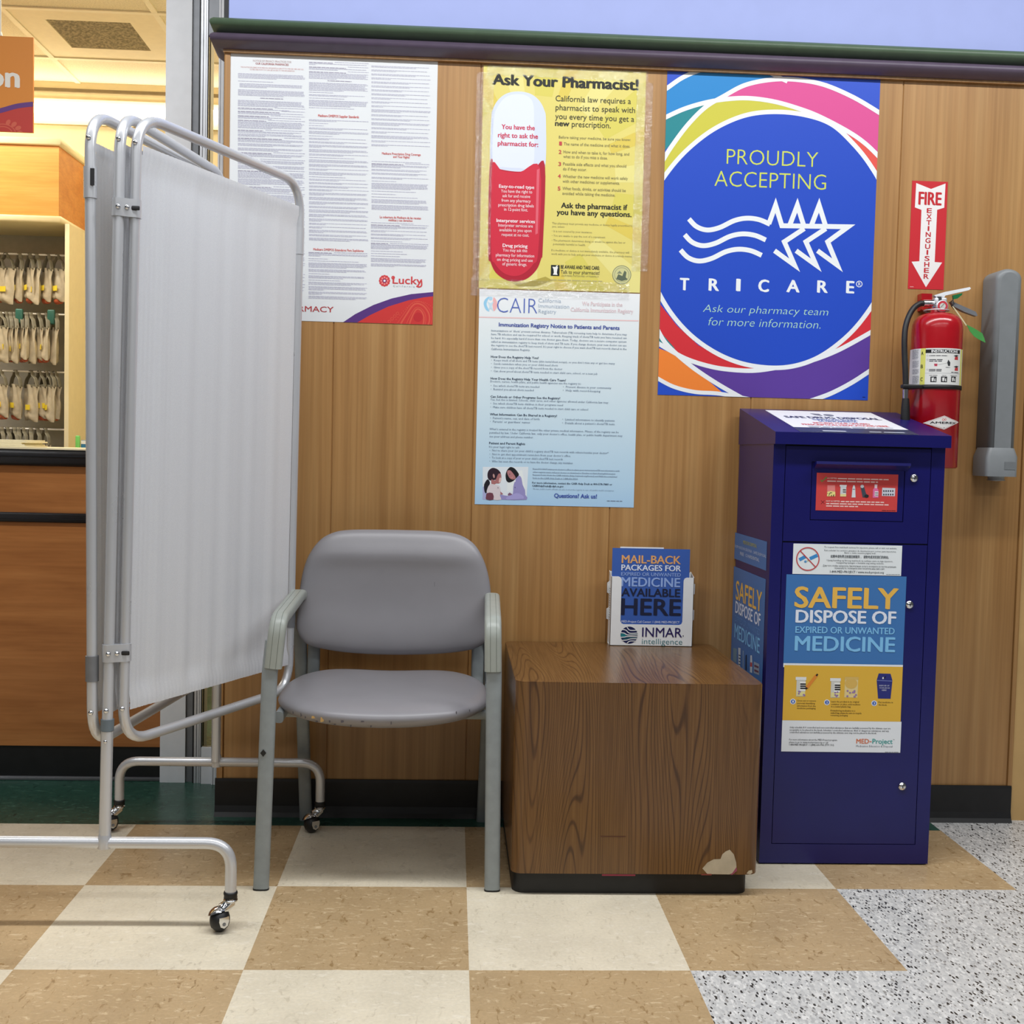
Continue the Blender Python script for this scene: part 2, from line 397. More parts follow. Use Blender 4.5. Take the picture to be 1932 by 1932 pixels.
# ------------------------------------------------------------------ printed sheets (paper, stickers, signs)
def text_mesh(body, offset, shear, spacing=1.0, res=3):
    cu = bpy.data.curves.new('txt', 'FONT'); cu.body = body; cu.size = 1.0; cu.offset = offset; cu.shear = shear
    cu.resolution_u = res; cu.space_character = spacing; cu.fill_mode = 'FRONT'
    o = bpy.data.objects.new('txt', cu); COL.objects.link(o)
    dg = bpy.context.evaluated_depsgraph_get(); me = bpy.data.meshes.new_from_object(o.evaluated_get(dg))
    n = len(me.vertices); a = np.empty(n * 3); me.vertices.foreach_get('co', a); a = a.reshape(-1, 3)[:, :2]
    fs = [list(p.vertices) for p in me.polygons]
    bpy.data.objects.remove(o); bpy.data.curves.remove(cu); bpy.data.meshes.remove(me)
    return a, fs
CAP = {}
class Sheet:
    """flat print: drawn in traced coordinates, laid out on a real surface by to3d(u, v, lift)"""
    LIFT = 0.00022
    def __init__(s, art, to3d):
        s.art = art; s.to3d = to3d; s.mb = MB(); s.clip = None; s.strip = None; s.n = 0
    def lift(s, layer):
        s.n += 1                                   # later ink lies a hair above earlier ink
        return layer * s.LIFT + (s.n % 45 + 0.8 * (s.n * 0.618034 % 1.0)) * s.LIFT * 0.02
    def P(s, x, y): return s.art(x, y)
    def _emit(s, uv, faces, c, layer):
        m = c if not isinstance(c, tuple) else ink(c)
        l = s.lift(layer)
        s.mb.add([s.to3d(u, v, l) for u, v in uv], faces, m)
    def poly_uv(s, uv, c, layer=1):
        if s.clip:
            uv = s._clip(uv)
            if len(uv) < 3: return
        if s.strip:                                # bend flat ink round a cylinder: cut it into narrow strips
            keep, ua, ub = s.clip, min(u for u, v in uv), max(u for u, v in uv)
            for k in range(math.floor(ua / s.strip), math.ceil(ub / s.strip)):
                s.clip = (k * s.strip, -99, (k + 1) * s.strip, 99); q = s._clip(uv)
                if len(q) > 2: s._emit(q, [list(range(len(q)))], c, layer)
            s.clip = keep; return
        s._emit(uv, [list(range(len(uv)))], c, layer)
    def _clip(s, uv):
        u0, v0, u1, v1 = s.clip
        for ax, lim, sg in ((0, u0, 1), (0, u1, -1), (1, v0, 1), (1, v1, -1)):
            out = []
            for i in range(len(uv)):
                a, b = uv[i - 1], uv[i]
                ia, ib = (a[ax] - lim) * sg >= 0, (b[ax] - lim) * sg >= 0
                if ia != ib:
                    t = (lim - a[ax]) / (b[ax] - a[ax]); out.append((a[0] + t * (b[0] - a[0]), a[1] + t * (b[1] - a[1])))
                if ib: out.append(b)
            uv = out
            if not uv: break
        return uv
    def poly(s, pts, c, layer=1, smooth=0):
        if smooth: pts = [(p.x, p.y) for p in catmull([(x, y, 0) for x, y in pts], smooth, True)]
        s.poly_uv([s.P(*p) for p in pts], c, layer)
    def rect(s, x0, y0, x1, y1, c, layer=1, nsub=1):
        a, b, = s.P(x0, (y0 + y1) / 2), s.P(x1, (y0 + y1) / 2); t, d = s.P((x0 + x1) / 2, y0), s.P((x0 + x1) / 2, y1)
        for k in range(nsub):
            ua, ub = a[0] + (b[0] - a[0]) * k / nsub, a[0] + (b[0] - a[0]) * (k + 1) / nsub
            s.poly_uv([(ua, d[1]), (ub, d[1]), (ub, t[1]), (ua, t[1])], c, layer)
    def ellipse(s, cx, cy, rx, ry, c, layer=1, n=40, rot=0, a0=0, a1=360):
        pts = []
        for k in range(n):
            a = math.radians(a0 + (a1 - a0) * k / (n if a1 - a0 == 360 else n - 1)); x, y = rx * math.cos(a), ry * math.sin(a); q = math.radians(rot)
            pts.append((cx + x * math.cos(q) - y * math.sin(q), cy + x * math.sin(q) + y * math.cos(q)))
        s.poly(pts, c, layer)
    def stroke(s, pts, w, c, layer=2, smooth=0, closed=False, miter=False):
        P = [Vector((x, y, 0)) for x, y in pts]
        if smooth: P = catmull(P, smooth, closed)
        N = len(P); L = []; R = []
        for i in range(N):
            a = P[i - 1] if (i > 0 or closed) else None; b = P[(i + 1) % N] if (i < N - 1 or closed) else None
            ds = []
            if a is not None: ds.append((P[i] - a).normalized())
            if b is not None: ds.append((b - P[i]).normalized())
            t = sum(ds, Vector((0, 0, 0)))
            t = t.normalized() if t.length > 1e-6 else ds[0]
            nrm = Vector((-t.y, t.x, 0)); k = 1.0
            if miter and len(ds) == 2:
                n1 = Vector((-ds[0].y, ds[0].x, 0)); k = 1 / max(0.28, nrm.dot(n1))
            L.append(P[i] + nrm * w * 0.5 * k); R.append(P[i] - nrm * w * 0.5 * k)
        for i in range(N if closed else N - 1):
            j = (i + 1) % N
            s.poly_uv([s.P(q.x, q.y) for q in (L[i], L[j], R[j], R[i])], c, layer)
    def ring(s, cx, cy, rx, ry, w, c, layer=2, n=48):
        s.stroke([(cx + rx * math.cos(2 * math.pi * k / n), cy + ry * math.sin(2 * math.pi * k / n)) for k in range(n)], w, c, layer, closed=True)
    def text(s, body, x0, y0, x1, cap, c, bold=0.0, shear=0.0, layer=3, spacing=1.0, fit=True, center=False, res=3, slope=0.0):
        """baseline from (x0,y0) to x1, capital height cap, all in traced units"""
        thin = min(bold, 0.0); key = round(thin, 4); bold = max(bold, 0.0)
        if key not in CAP:
            a, _ = text_mesh('H', thin, 0); CAP[key] = (a[:, 1].min(), a[:, 1].max())
        lo, hi = CAP[key]
        a, fs = text_mesh(body, thin, shear, spacing, res)
        if not len(a): return
        p0 = s.P(x0, y0); p1 = s.P(x1, y0 + slope * (x1 - x0)); pt = s.P(x0, y0 - cap)
        h = math.hypot(pt[0] - p0[0], pt[1] - p0[1]); sy = h / (hi - lo)
        w = math.hypot(p1[0] - p0[0], p1[1] - p0[1])
        sx = w / (a[:, 0].max() - a[:, 0].min()) if fit else sy
        bx = (a[:, 0] - a[:, 0].min()) * sx
        by = (a[:, 1] - lo) * sy
        off = (w - bx.max()) / 2 if (center and not fit) else 0
        sg = 1.0 if p1[0] >= p0[0] else -1.0
        uv = [(p0[0] + sg * (off + x), p0[1] + y) for x, y in zip(bx, by)]
        m = ink(c) if isinstance(c, tuple) else c
        bb = bold * sy * 0.85
        for dx, dy in (((-bb, 0), (bb, 0), (-bb * .7, bb * .5), (bb * .7, -bb * .5), (0, 0)) if bb else ((0, 0),)):
            l = s.lift(layer)
            s.mb.add([s.to3d(u + dx, v + dy, l) for u, v in uv], fs, m)
    def greek(s, x0, y0, x1, y1, lines, c, fill=0.42, last=0.6, layer=2, slope=0.0, word=(3, 9), indent=0):
        """rows of print too small to read: word-long strokes"""
        u0, va = s.P(x0, y0); u1 = s.P(x1, y0)[0]; vb = s.P(x0, y1)[1]
        dv = (va - vb) / lines; sg = 1.0 if u1 > u0 else -1.0; L = abs(u1 - u0); h = dv * fill
        ui = abs(s.P(x0 + indent, y0)[0] - u0) if indent else 0
        for i in range(lines):
            v = va - dv * (i + 0.5); xe = L * (1 - random.random() * 0.06) if i < lines - 1 else L * last
            x = ui if (indent and i) else 0.0
            while x < xe:
                w = min(h * random.uniform(*word), xe - x)
                a, b = u0 + sg * x, u0 + sg * (x + w)
                s.poly_uv([(a, v - h / 2), (b, v - h / 2), (b, v + h / 2), (a, v + h / 2)], c, layer)
                x += w + h * 0.8
    def build(s, name, parent=None, **k): return s.mb.build(name, parent, **k)
def zoom(ox, oy, sc, axis=1, value=0.5498):
    """tracing frame on a plane of the room (u = x or y, v = z)"""
    def art(x, y):
        p = survey(axis, value, ox + x * sc, oy + y * sc)
        return (p[0], p[2]) if axis == 1 else (p[1], p[2])
    return art
def on_wall(y0):
    return lambda u, v, l: (u, y0 - l, v)
# ------------------------------------------------------------------ shared materials
M = {}
M['panel'] = mat_panel()
M['trimwood'] = mat_panel('wood_trim', (0.92, 0.90, 0.88))
M['oak'] = mat_oak()
M['counter'] = mat_cherry('counter_laminate', (154, 95, 46), (174, 112, 59), (188, 126, 70))
M['header'] = mat_cherry('header_laminate', (206, 132, 58), (218, 146, 70), (226, 158, 84))
M['vct_tan'] = mat_vct('tan_tile', (187, 160, 121), (213, 189, 151), (156, 127, 87))
M['vct_cream'] = mat_vct('cream_tile', (228, 217, 193), (240, 231, 212), (202, 190, 166), strength=0.7)
M['vct_green'] = mat_vct('green_tile', (42, 80, 67), (72, 112, 96), (24, 52, 44))
M['terrazzo'] = mat_terrazzo()
M['lavender'] = plain('lavender_paint', (160, 172, 224), 0.6, var=0.015, scale=14)
M['beige'] = plain('beige_paint', (196, 160, 104), 0.6, var=0.05, scale=8)
M['black_base'] = plain('black_vinyl_base', (19, 19, 20), 0.5, var=0.25, scale=25)
M['green_rail'] = plain('green_vinyl', (80, 100, 78), 0.42, var=0.05)
M['purple_rail'] = plain('purple_vinyl', (88, 76, 94), 0.42, var=0.05)
M['white_paint'] = plain('white_enamel', (232, 234, 238), 0.45, var=0.02)
M['alu'] = mat_metal('brushed_aluminium', (214, 216, 220), 0.42, 0.5)
M['alu_grey'] = plain('grey_channel', (128, 130, 134), 0.45, 0.4)
M['dark_gap'] = plain('dark_gasket', (30, 30, 32), 0.6)
M['cream'] = plain('cream_laminate', (238, 226, 190), 0.5, var=0.02)
M['cream_trim'] = plain('cream_trim', (240, 226, 184), 0.4, var=0.02)
M['pegboard'] = plain('grey_pegboard', (176, 172, 164), 0.7, var=0.04, scale=40)
M['ceil'] = plain('ceiling_tile', (240, 232, 212), 0.85, var=0.10, scale=160)
M['ceil_smooth'] = plain('ceiling_panel', (240, 230, 205), 0.6, var=0.02)
M['tbar'] = plain('ceiling_grid', (245, 238, 218), 0.5, var=0.02)
M['pharm_wall'] = plain('cream_wall', (240, 226, 186), 0.6, var=0.02)
M['grille'] = plain('dusty_grille', (192, 184, 160), 0.6, var=0.35, scale=90)
M['black_trim'] = plain('black_edge', (26, 27, 32), 0.35, var=0.1)
M['chrome'] = mat_metal('chrome', (225, 226, 228), 0.10)
M['tube'] = mat_metal('silver_tube', (208, 210, 214), 0.30, 0.45)
M['glass'] = mat_glass('clear_pane')
M['white_metal'] = plain('white_wire', (236, 234, 226), 0.4, var=0.02)

TILE = 0.4572
# ------------------------------------------------------------------ floor
fl = MB()
ends = {}                                            # where the speckled tile starts in each row
for j in range(-8, 7):
    lim = {1: 3, 0: 3, -1: 2, -2: 1}.get(j, 3 if j > 1 else (0 if j == -3 else -1))
    for i in range(-9, 9):
        if i >= lim: m = M['terrazzo']
        elif j >= 1: m = M['vct_green']
        else: m = M['vct_tan'] if (i + j) % 2 == 0 else M['vct_cream']
        x, y = i * TILE, j * TILE
        fl.add([(x, y, 0), (x + TILE, y, 0), (x + TILE, y + TILE, 0), (x, y + TILE, 0)], [(0, 1, 2, 3)], m)
struct(fl, 'floor', origin=(0, 0, 0))

# ------------------------------------------------------------------ panelled wall
WALL = 0.55
XL, XR = -0.7127, 1.6200
w = MB()
gro = [-0.6936, -0.3997, 0.0003, 0.3983, 0.7991, 1.2093, 1.6060]
prof = [(XL, 0.66), (XL, WALL - 0.003), (XL + 0.003, WALL - 0.005), (-0.6966, WALL - 0.004)]
for g in gro[1:-1]:
    if len(prof) == 4: prof += [(-0.6950, WALL + 0.003), (-0.6920, WALL)]
    prof += [(g - 0.0022, WALL), (g - 0.0008, WALL + 0.003), (g + 0.0008, WALL + 0.003), (g + 0.0022, WALL)]
prof += [(1.6040, WALL), (1.6055, WALL + 0.003), (1.6075, WALL - 0.004), (XR - 0.003, WALL - 0.005), (XR, WALL - 0.003), (XR, 0.66)]
Z0, Z1 = 0.09, 2.150
n = len(prof)
w.add([(x, y, Z0) for x, y in prof] + [(x, y, Z1) for x, y in prof], [(i, i + 1, n + i + 1, n + i) for i in range(n - 1)], M['panel'])
struct(w, 'wall_back', origin=(0, WALL, 0))
w = MB(); w.box((-0.7036, WALL + 0.006, 2.15), (4.2, 0.68, 3.3), M['lavender']); struct(w, 'wall_upper')
w = MB(); w.box((XR, WALL + 0.008, 0), (4.2, 0.68, 2.15), M['beige']); struct(w, 'wall_right')
w = MB(); w.box((-0.7165, WALL + 0.004, 2.2355), (-0.7040, 0.66, 3.3), M['dark_gap']); struct(w, 'trim_5')

def rail(name, z0, m):
    pr = [(0, 0), (0.018, 0), (0.039, 0.015), (0.043, 0.022), (0.041, 0.030), (0.033, 0.037), (0.018, 0.040), (0, 0.040)]
    b = MB(); k = len(pr); dense = []
    vs = [(XL - o, 0.66, z0 + z) for o, z in pr] + [(XL - o * 0.8, WALL - o, z0 + z) for o, z in pr] + [(4.2, WALL - o, z0 + z) for o, z in pr]
    b.add(vs, [(r * k + i, r * k + (i + 1) % k, (r + 1) * k + (i + 1) % k, (r + 1) * k + i) for r in range(2) for i in range(k)], m, True)
    b.add(vs[:k], [list(range(k))], m); b.add(vs[-k:], [list(range(k))], m)
    struct(b, name)
rail('trim_1', 2.1955, M['green_rail'])
rail('trim_2', 2.1550, M['purple_rail'])
b = MB(); b.box((XL - 0.002, WALL - 0.012, 2.1475), (XR + 0.002, 0.66, 2.1550), M['trimwood']); struct(b, 'trim_3')
# cove base
b = MB(); pr = [(0.0, 0.108), (0.004, 0.108), (0.0055, 0.10), (0.0055, 0.030), (0.010, 0.012), (0.018, 0.0), (0.0, 0.0)]; k = len(pr)
vs = [(XL - 0.003, WALL - 0.003 - o, z) for o, z in pr] + [(XR - 0.002, WALL - 0.003 - o, z) for o, z in pr]
b.add(vs, [(i, (i + 1) % k, k + (i + 1) % k, k + i) for i in range(k)], M['black_base'])
b.add(vs, [list(range(k)), list(range(k, 2 * k))[::-1]], M['black_base'])
b.box((XL - 0.003, WALL - 0.003, 0), (XR - 0.002, WALL + 0.06, 0.09), M['black_base'])
struct(b, 'baseboard_back')

# ------------------------------------------------------------------ gate post and side-light frame
b = MB(); b.box((-0.9520, 0.870, 0), (-0.8740, 0.96, 3.2), M['white_paint']); struct(b, 'trim_4')
b = MB()
b.box((-0.8730, 0.880, 0), (-0.8510, 0.96, 3.2), M['alu_grey'])
b.box((-0.8510, 0.866, 0), (-0.8470, 0.96, 3.2), M['dark_gap'])
for x0, x1, y in ((-0.8470, -0.8400, .868), (-0.8400, -0.8380, .882), (-0.8380, -0.8310, .868), (-0.8310, -0.8295, .88), (-0.8295, -0.8255, .866)):
    b.box((x0, y, 0), (x1, 0.96, 3.2), M['alu'])
b.box((-0.8255, 0.87, 0), (-0.8225, 0.90, 3.2), M['dark_gap'])
struct(b, 'trim_6')
d1 = MB()
for x0, x1, y in ((-0.7890, -0.7840, .850), (-0.7840, -0.7820, .856), (-0.7820, -0.7740, .850), (-0.7740, -0.7725, .856), (-0.7725, -0.7200, .848)):
    d1.box((x0, y, 0.0), (x1, 0.90, 3.2), M['white_paint'])
d1.box((-0.8220, 0.858, 0.0), (-0.7892, 0.885, 0.115), M['white_paint'])
dr = struct(d1, 'door_1')
g = MB(); g.box((-0.8220, 0.868, 0.116), (-0.7895, 0.872, 3.19), M['glass']); g.build('glass_pane', dr)
g = MB(); g.box((-0.8220, 0.861, 2.30), (-0.7895, 0.866, 2.42), M['alu_grey']); g.build('cross_rail', dr)

# ------------------------------------------------------------------ pharmacy room behind
b = MB(); b.box((-4.2, 3.05, 0), (-0.3, 3.15, 2.9), M['pharm_wall']); struct(b, 'wall_pharmacy')
b = MB(); b.box((-0.62, 0.70, 0), (-0.55, 3.05, 2.9), M['pharm_wall']); struct(b, 'wall_pharmacy_right')
b = MB(); b.box((-4.2, 0.97, 0), (-4.1, 3.05, 2.9), M['pharm_wall']); struct(b, 'wall_pharmacy_left')
b = MB()
gx0, gy0, gs = -1.900, 2.075, 0.61
for i in range(-4, 3):
    for j in range(-2, 2):
        x, y = gx0 + i * gs, gy0 + j * gs
        if x > -0.62 or y > 3.05: continue
        if i == 0 and j == 0: continue
        b.box((x + .001, max(y + .001, 0.97), 2.790), (min(x + gs - .001, -0.62), min(y + gs - .001, 3.05), 2.82), M['ceil'])
struct(b, 'ceiling')
b = MB()
for i in range(-3, 3):
    x = gx0 + i * gs
    if x < -0.62: b.box((x - .012, 0.97, 2.7835), (x + .012, 3.05, 2.7895), M['tbar'])
for j in range(-1, 2):
    y = gy0 + j * gs; b.box((-4.1, y - .012, 2.7830), (-0.62, y + .012, 2.7890), M['tbar'])
struct(b, 'trim_7')
# vent panel in the ceiling grid
v = thing('ceiling_vent', 'square ceiling vent with dusty grille above the pharmacy counter', 'vent', (-1.595, 2.38, 2.79))
b = MB()
X0, X1, Y0, Y1 = gx0 + .013, gx0 + gs - .013, gy0 + .013, gy0 + gs - .013
GX0, GX1, GY0, GY1 = -1.768, -1.424, 2.20, 2.54
for lo, hi in (((X0, Y0), (X1, GY0)), ((X0, GY1), (X1, Y1)), ((X0, GY0), (GX0, GY1)), ((GX1, GY0), (X1, GY1))):
    b.box((lo[0], lo[1], 2.788), (hi[0], hi[1], 2.80), M['ceil_smooth'])
b.build('panel', v)
b = MB(); b.box((GX0, GY0, 2.806), (GX1, GY1, 2.812), plain('duct_dark', (60, 56, 44), 0.8)); b.build('duct', v)
b = MB()
b.box((GX0, GY0, 2.8035), (GX1, GY1, 2.8050), M['grille'])
for k in range(26):
    y = GY0 + 0.003 + k * (GY1 - GY0) / 26
    b.prism([(GX0, y, 2.8036), (GX0, y + .0085, 2.7915), (GX0, y + .0095, 2.7925), (GX0, y + .001, 2.8046)], (GX1 - GX0, 0, 0), M['grille'])
b.build('grille', v)
# cove lamp on the back wall
v = thing('wall_lamp', 'long glowing fluorescent wall lamp near the ceiling of the pharmacy', 'lamp', (-2.0, 3.03, 2.60))
b = MB(); b.box((-3.4, 3.036, 2.585), (-1.0, 3.048, 2.705), M['ceil_smooth']); b.build('housing', v)
b = MB(); b.tube([(-3.38, 3.012, 2.650), (-1.02, 3.012, 2.650)], 0.022, mat_emit('lamp_glow', (255, 236, 204), 9.0), 16); b.build('tube', v)
b = MB(); b.box((-4.1, 3.038, 2.742), (-0.62, 3.049, 2.756), plain('dark_edge_trim', (120, 104, 74), 0.6)); struct(b, 'trim_8')  # thin dark brown trim strip along the wall-ceiling edge

# ------------------------------------------------------------------ pharmacy counter
c = thing('pharmacy_counter', 'brown wood pharmacy counter with black edge bands at the left', 'counter', (-2.3, 1.1, 0))
b = MB(); b.box((-4.0, 0.885, 0.108), (-0.950, 1.50, 0.815), M['counter']); b.build('front_panel', c)
b = MB(); b.box((-4.0, 0.885, 0.830), (-0.950, 1.50, 0.985), M['counter']); b.build('apron', c, label='brown upper panel')
b = MB(); b.rbox((-4.0, 0.874, 0.808), (-0.950, 1.50, 0.838), 0.006, M['black_trim'], edges='x'); b.box((-4.0, 0.872, 0.818), (-0.95, 0.88, 0.820), M['black_trim']); b.build('band', c, label='black band')
b = MB(); b.rbox((-4.0, 0.862, 0.982), (-0.950, 1.52, 1.0335), 0.014, M['black_trim'], edges='x'); b.box((-4.0, 0.859, 1.012), (-0.95, 0.87, 1.0155), M['black_trim']); b.build('edge', c, label='black rounded edge')
b = MB(); b.box((-4.0, 0.868, 1.0335), (-0.950, 1.52, 1.0385), M['cream']); b.build('countertop', c, label='thin cream worktop')
b = MB(); b.box((-4.0, 0.890, 0.0), (-0.950, 1.45, 0.108), M['black_base']); b.rbox((-4.0, 0.878, 0.0), (-0.950, 0.90, 0.011), 0.003, M['alu_grey'], edges='x'); b.build('kick_plate', c, label='black kick plate')
# sheets of paper lying on the counter
ps = MB()
for k in range(5):
    ps.rbox((-1.75 + .004 * k, 0.93, 1.0387 + .0046 * k), (-1.385 - .008 * (k % 3), 1.12, 1.0387 + .0046 * k + .0042), .0006, plain('paper_cream', (240, 230, 196), 0.7, var=0.02), 1)
tag(ps.build('paper_stack'), 'low stack of cream papers lying on the pharmacy counter', 'papers')
# header cabinet with hanging rods
h = thing('bag_cabinet', 'open cream cabinet with orange header and hanging rods behind the counter', 'cabinet', (-2.5, 2.85, 0))
b = MB(); b.box((-3.6, 2.655, 2.074), (-1.8600, 3.04, 2.388), M['header']); b.build('header', h, label='orange wood header')
b = MB(); b.rbox((-3.6, 2.642, 2.388), (-1.850, 3.04, 2.420), .006, M['cream_trim'], edges='x'); b.build('top_trim', h, label='cream strip')
b = MB(); b.rbox((-3.6, 2.642, 2.044), (-1.850, 3.04, 2.074), .008, M['cream_trim'], edges='x'); b.build('bottom_trim', h, label='cream strip')
b = MB(); b.box((-1.835, 2.665, 0.0), (-1.8155, 3.04, 2.044), M['cream']); b.build('end_panel', h)
b = MB(); b.box((-3.6, 3.015, 0.6), (-1.835, 3.035, 2.044), M['pegboard']); b.build('back_panel', h, label='grey pegboard')
RODS = (1.9215, 1.6480, 1.3800, 1.1130)
for z in RODS:
    b = MB(); b.tube([(-3.5, 2.80, z), (-1.836, 2.80, z)], 0.0045, M['white_metal'], 8)
    b.tube([(-1.872, 2.80, z), (-1.872, 2.80, z + .022)], 0.003, M['white_metal'], 6); b.tube([(-1.872, 2.80, z), (-1.872, 3.015, z)], 0.004, M['white_metal'], 6)
    b.build('hanging_rod', h)
# bags
M['bag'] = plain('bag_film', (196, 184, 160), 0.35, var=0.12, scale=28)
M['bag_handle'] = plain('bag_handle', (118, 112, 94), 0.5)
M['sticker'] = plain('yellow_sticker', (240, 214, 60), 0.5)
M['red_vial'] = plain('amber_vial', (196, 96, 62), 0.4)
def bag_proto(w, hgt, vial):
    root = thing('medicine_bag', 'x', 'bag')
    p = MB(); N = 14
    for sgn in (1, -1):
        def fn(u, v, sgn=sgn):
            x = (u - .5) * w * (1 - 0.10 * (1 - v)); z = -0.060 - hgt * (1 - v)
            t = .020 * (math.sin(math.pi * u) ** .6) * (0.25 + 1.0 * (1 - v)) * (1 if v > .06 else .3)
            return (x + .004 * math.sin(9 * v + 4 * u), sgn * t + .003 * math.sin(14 * u + 6 * v), z + .006 * math.sin(5 * u))
        p.grid(fn, N, 12, M['bag'])
    if vial: p.tube([(-.012, 0, -.060 - hgt * .98), (.018, 0, -.060 - hgt * .98)], .016, M['red_vial'], 12)
    p.build('pouch', root, origin=(0, 0, 0))
    hd = MB()
    arch = fillet([(-w * .42, 0, -.066), (-w * .30, 0, -.030), (-.012, 0, -.012), (-.010, 0, .006), (.004, 0, .010), (.010, 0, .002), (.010, 0, -.014), (w * .30, 0, -.026), (w * .44, 0, -.068)], .012, 4)
    hd.bar(arch, .010, .0022, M['bag_handle'], side=(0, 1, 0), n=10)
    hd.bar([(-w * .46, 0, -.064), (w * .46, 0, -.064)], .009, .004, M['bag_handle'], side=(0, 0, 1), n=8)
    hd.build('handle', root, origin=(0, 0, 0))
    st = MB(); zz = -.060 - hgt * .62
    st.box((-w * .05, -.0265, zz - .012), (w * .25, -.0250, zz + .012), M['sticker'])
    st.build('sticker', root, origin=(0, 0, 0))
    return root
protos = [bag_proto(.100, .150, True), bag_proto(.118, .165, False), bag_proto(.086, .150, True)]
ORD = ['first', 'second', 'third', 'fourth', 'fifth', 'sixth', 'seventh', 'eighth', 'ninth', 'tenth']
ROWN = ['top hanging rod', 'second hanging rod', 'third hanging rod', 'lowest hanging rod']
rows = [[109, 91, 69, 56, 37, 12, -6], [106, 88, 73, 58, 50, 40, 28, 20, 12, 1], [104, 97, 88, 75, 59, 30, 1], [86, 71, 58, 44, 35, 27, 14, 3]]
used = set()
for ri, (z, xs) in enumerate(zip(RODS, rows)):
    for k, px in enumerate(xs):
        X = survey(1, 2.80, px, 481 + 110 * ri)[0]
        pi = (k * 2 + ri) % 3
        if pi in used:
            r = protos[pi].copy(); COL.objects.link(r)
            for ch in protos[pi].children:
                q = ch.copy(); COL.objects.link(q); q.parent = r
        else: r = protos[pi]; used.add(pi)
        dense = 52 if ri in (1, 3) else 36
        r.location = (X, 2.80, z - .004)
        r.rotation_euler = (math.radians(random.uniform(-3, 3)), math.radians(random.uniform(-4, 4)), math.radians(-dense + random.uniform(-16, 12)))
        if len(xs) > k: r['label'] = 'plastic pharmacy bag, %s from the right on the %s' % (ORD[k], ROWN[ri])
        r['group'] = 'pharmacy bags on the ' + ROWN[ri]
for px, nm in ((99, 'green clip on the second hanging rod next to the cabinet end panel'), (39, 'green clip in the middle of the second hanging rod')):
    X = survey(1, 2.80, px, 592)[0]
    b = MB(); b.rbox((X - .017, 2.775, 1.600), (X + .017, 2.793, 1.668), .006, plain('clip_green', (52, 104, 92), 0.4)); tag(b.build('plastic_clip'), nm, 'clip', 'green clips on the second rod')
b = MB(); b.rbox((-1.640, 2.28, 1.00), (-1.55, 2.40, 1.066), .004, plain('blue_card', (52, 120, 170), 0.5)); b.box((-1.638, 2.2785, 1.05), (-1.56, 2.28, 1.064), M['white_paint'])
tag(b.build('supply_box'), 'small blue carton beside the cabinet end panel', 'box')
b = MB(); b.box((-1.70, 2.0, 0.955), (-1.2, 2.55, 1.0), M['cream']); b.box((-1.69, 2.05, 0.0), (-1.21, 2.5, 0.955), M['cream']); tag(b.build('work_table'), 'cream work table behind the counter near the screen', 'table')
b = MB(); b.rbox((-1.660, 2.27, 1.0), (-1.643, 2.287, 1.085), .004, plain('lime_plastic', (120, 206, 110), 0.4)); tag(b.build('marker_pen'), 'bright green marker standing beside the blue carton', 'marker')
# hanging sign
s = Sheet(zoom(0, 0, 440 / 1932, 1, 1.2), on_wall(1.1975))
SX0, SX1, SZ0, SZ1 = -2.45, -1.4622, 2.0745, 2.3830
s.mb.box((SX0, 1.198, SZ0), (SX1, 1.206, SZ1), ink((236, 150, 62)))
s.clip = (SX0, SZ0, SX1, SZ1)
s.poly([(-900, 1110), (-900, 1080), (-200, 970), (0, 925), (150, 885), (290, 868), (290, 1110)], (206, 70, 62), 1)
s.stroke([(-900, 1075), (-200, 960), (0, 920), (150, 880), (310, 862)], 40, (110, 66, 140), 2, smooth=6)
for k in range(6):
    a = math.radians(-80 + k * 26); s.ellipse(30 + 130 * math.cos(a) * .9 + 20, 1110 + 90 * math.sin(a) - 5, 18, 26, (222, 106, 84), 2, 14, 30 + k * 20)
for rr in (60, 80): s.ring(20, 1110, rr * 1.4, rr, 8, (222, 106, 84), 2)
s.clip = None
s.text('on', -105, 716, 158, 172, (250, 246, 238), bold=0.045, layer=3)
tag(s.build('hanging_sign'), 'orange hanging sign with the white letters on', 'sign')
b = MB(); b.tube([(-1.57, 1.203, 2.383), (-1.57, 1.203, 2.783)], .003, M['white_metal'], 6); b.tube([(-1.57, 1.203, 2.383), (-1.573, 1.203, 2.395)], .008, M['white_metal'], 8); sg = b.build('cord', bpy.data.objects['hanging_sign'])
# ================================================================== folding privacy screen
scr = thing('privacy_screen', 'folded three panel white cloth privacy screen on silver wheeled frame', 'privacy screen', (-0.72, 0.08, 0))
ZT, ZB, RT = 1.757, 0.405, 0.0116
def loop(near, far, zt=ZT, zb=ZB, leg=None):
    """closed tube frame standing on the ground line near -> far; uprights lean a touch"""
    def pt(q, z): return (q[0] + q[2] * (z - 1.1), q[1], z)
    return fillet([pt(near, zb), pt(near, zt), pt(far, zt), pt(far, zb)], .085, 9, True)
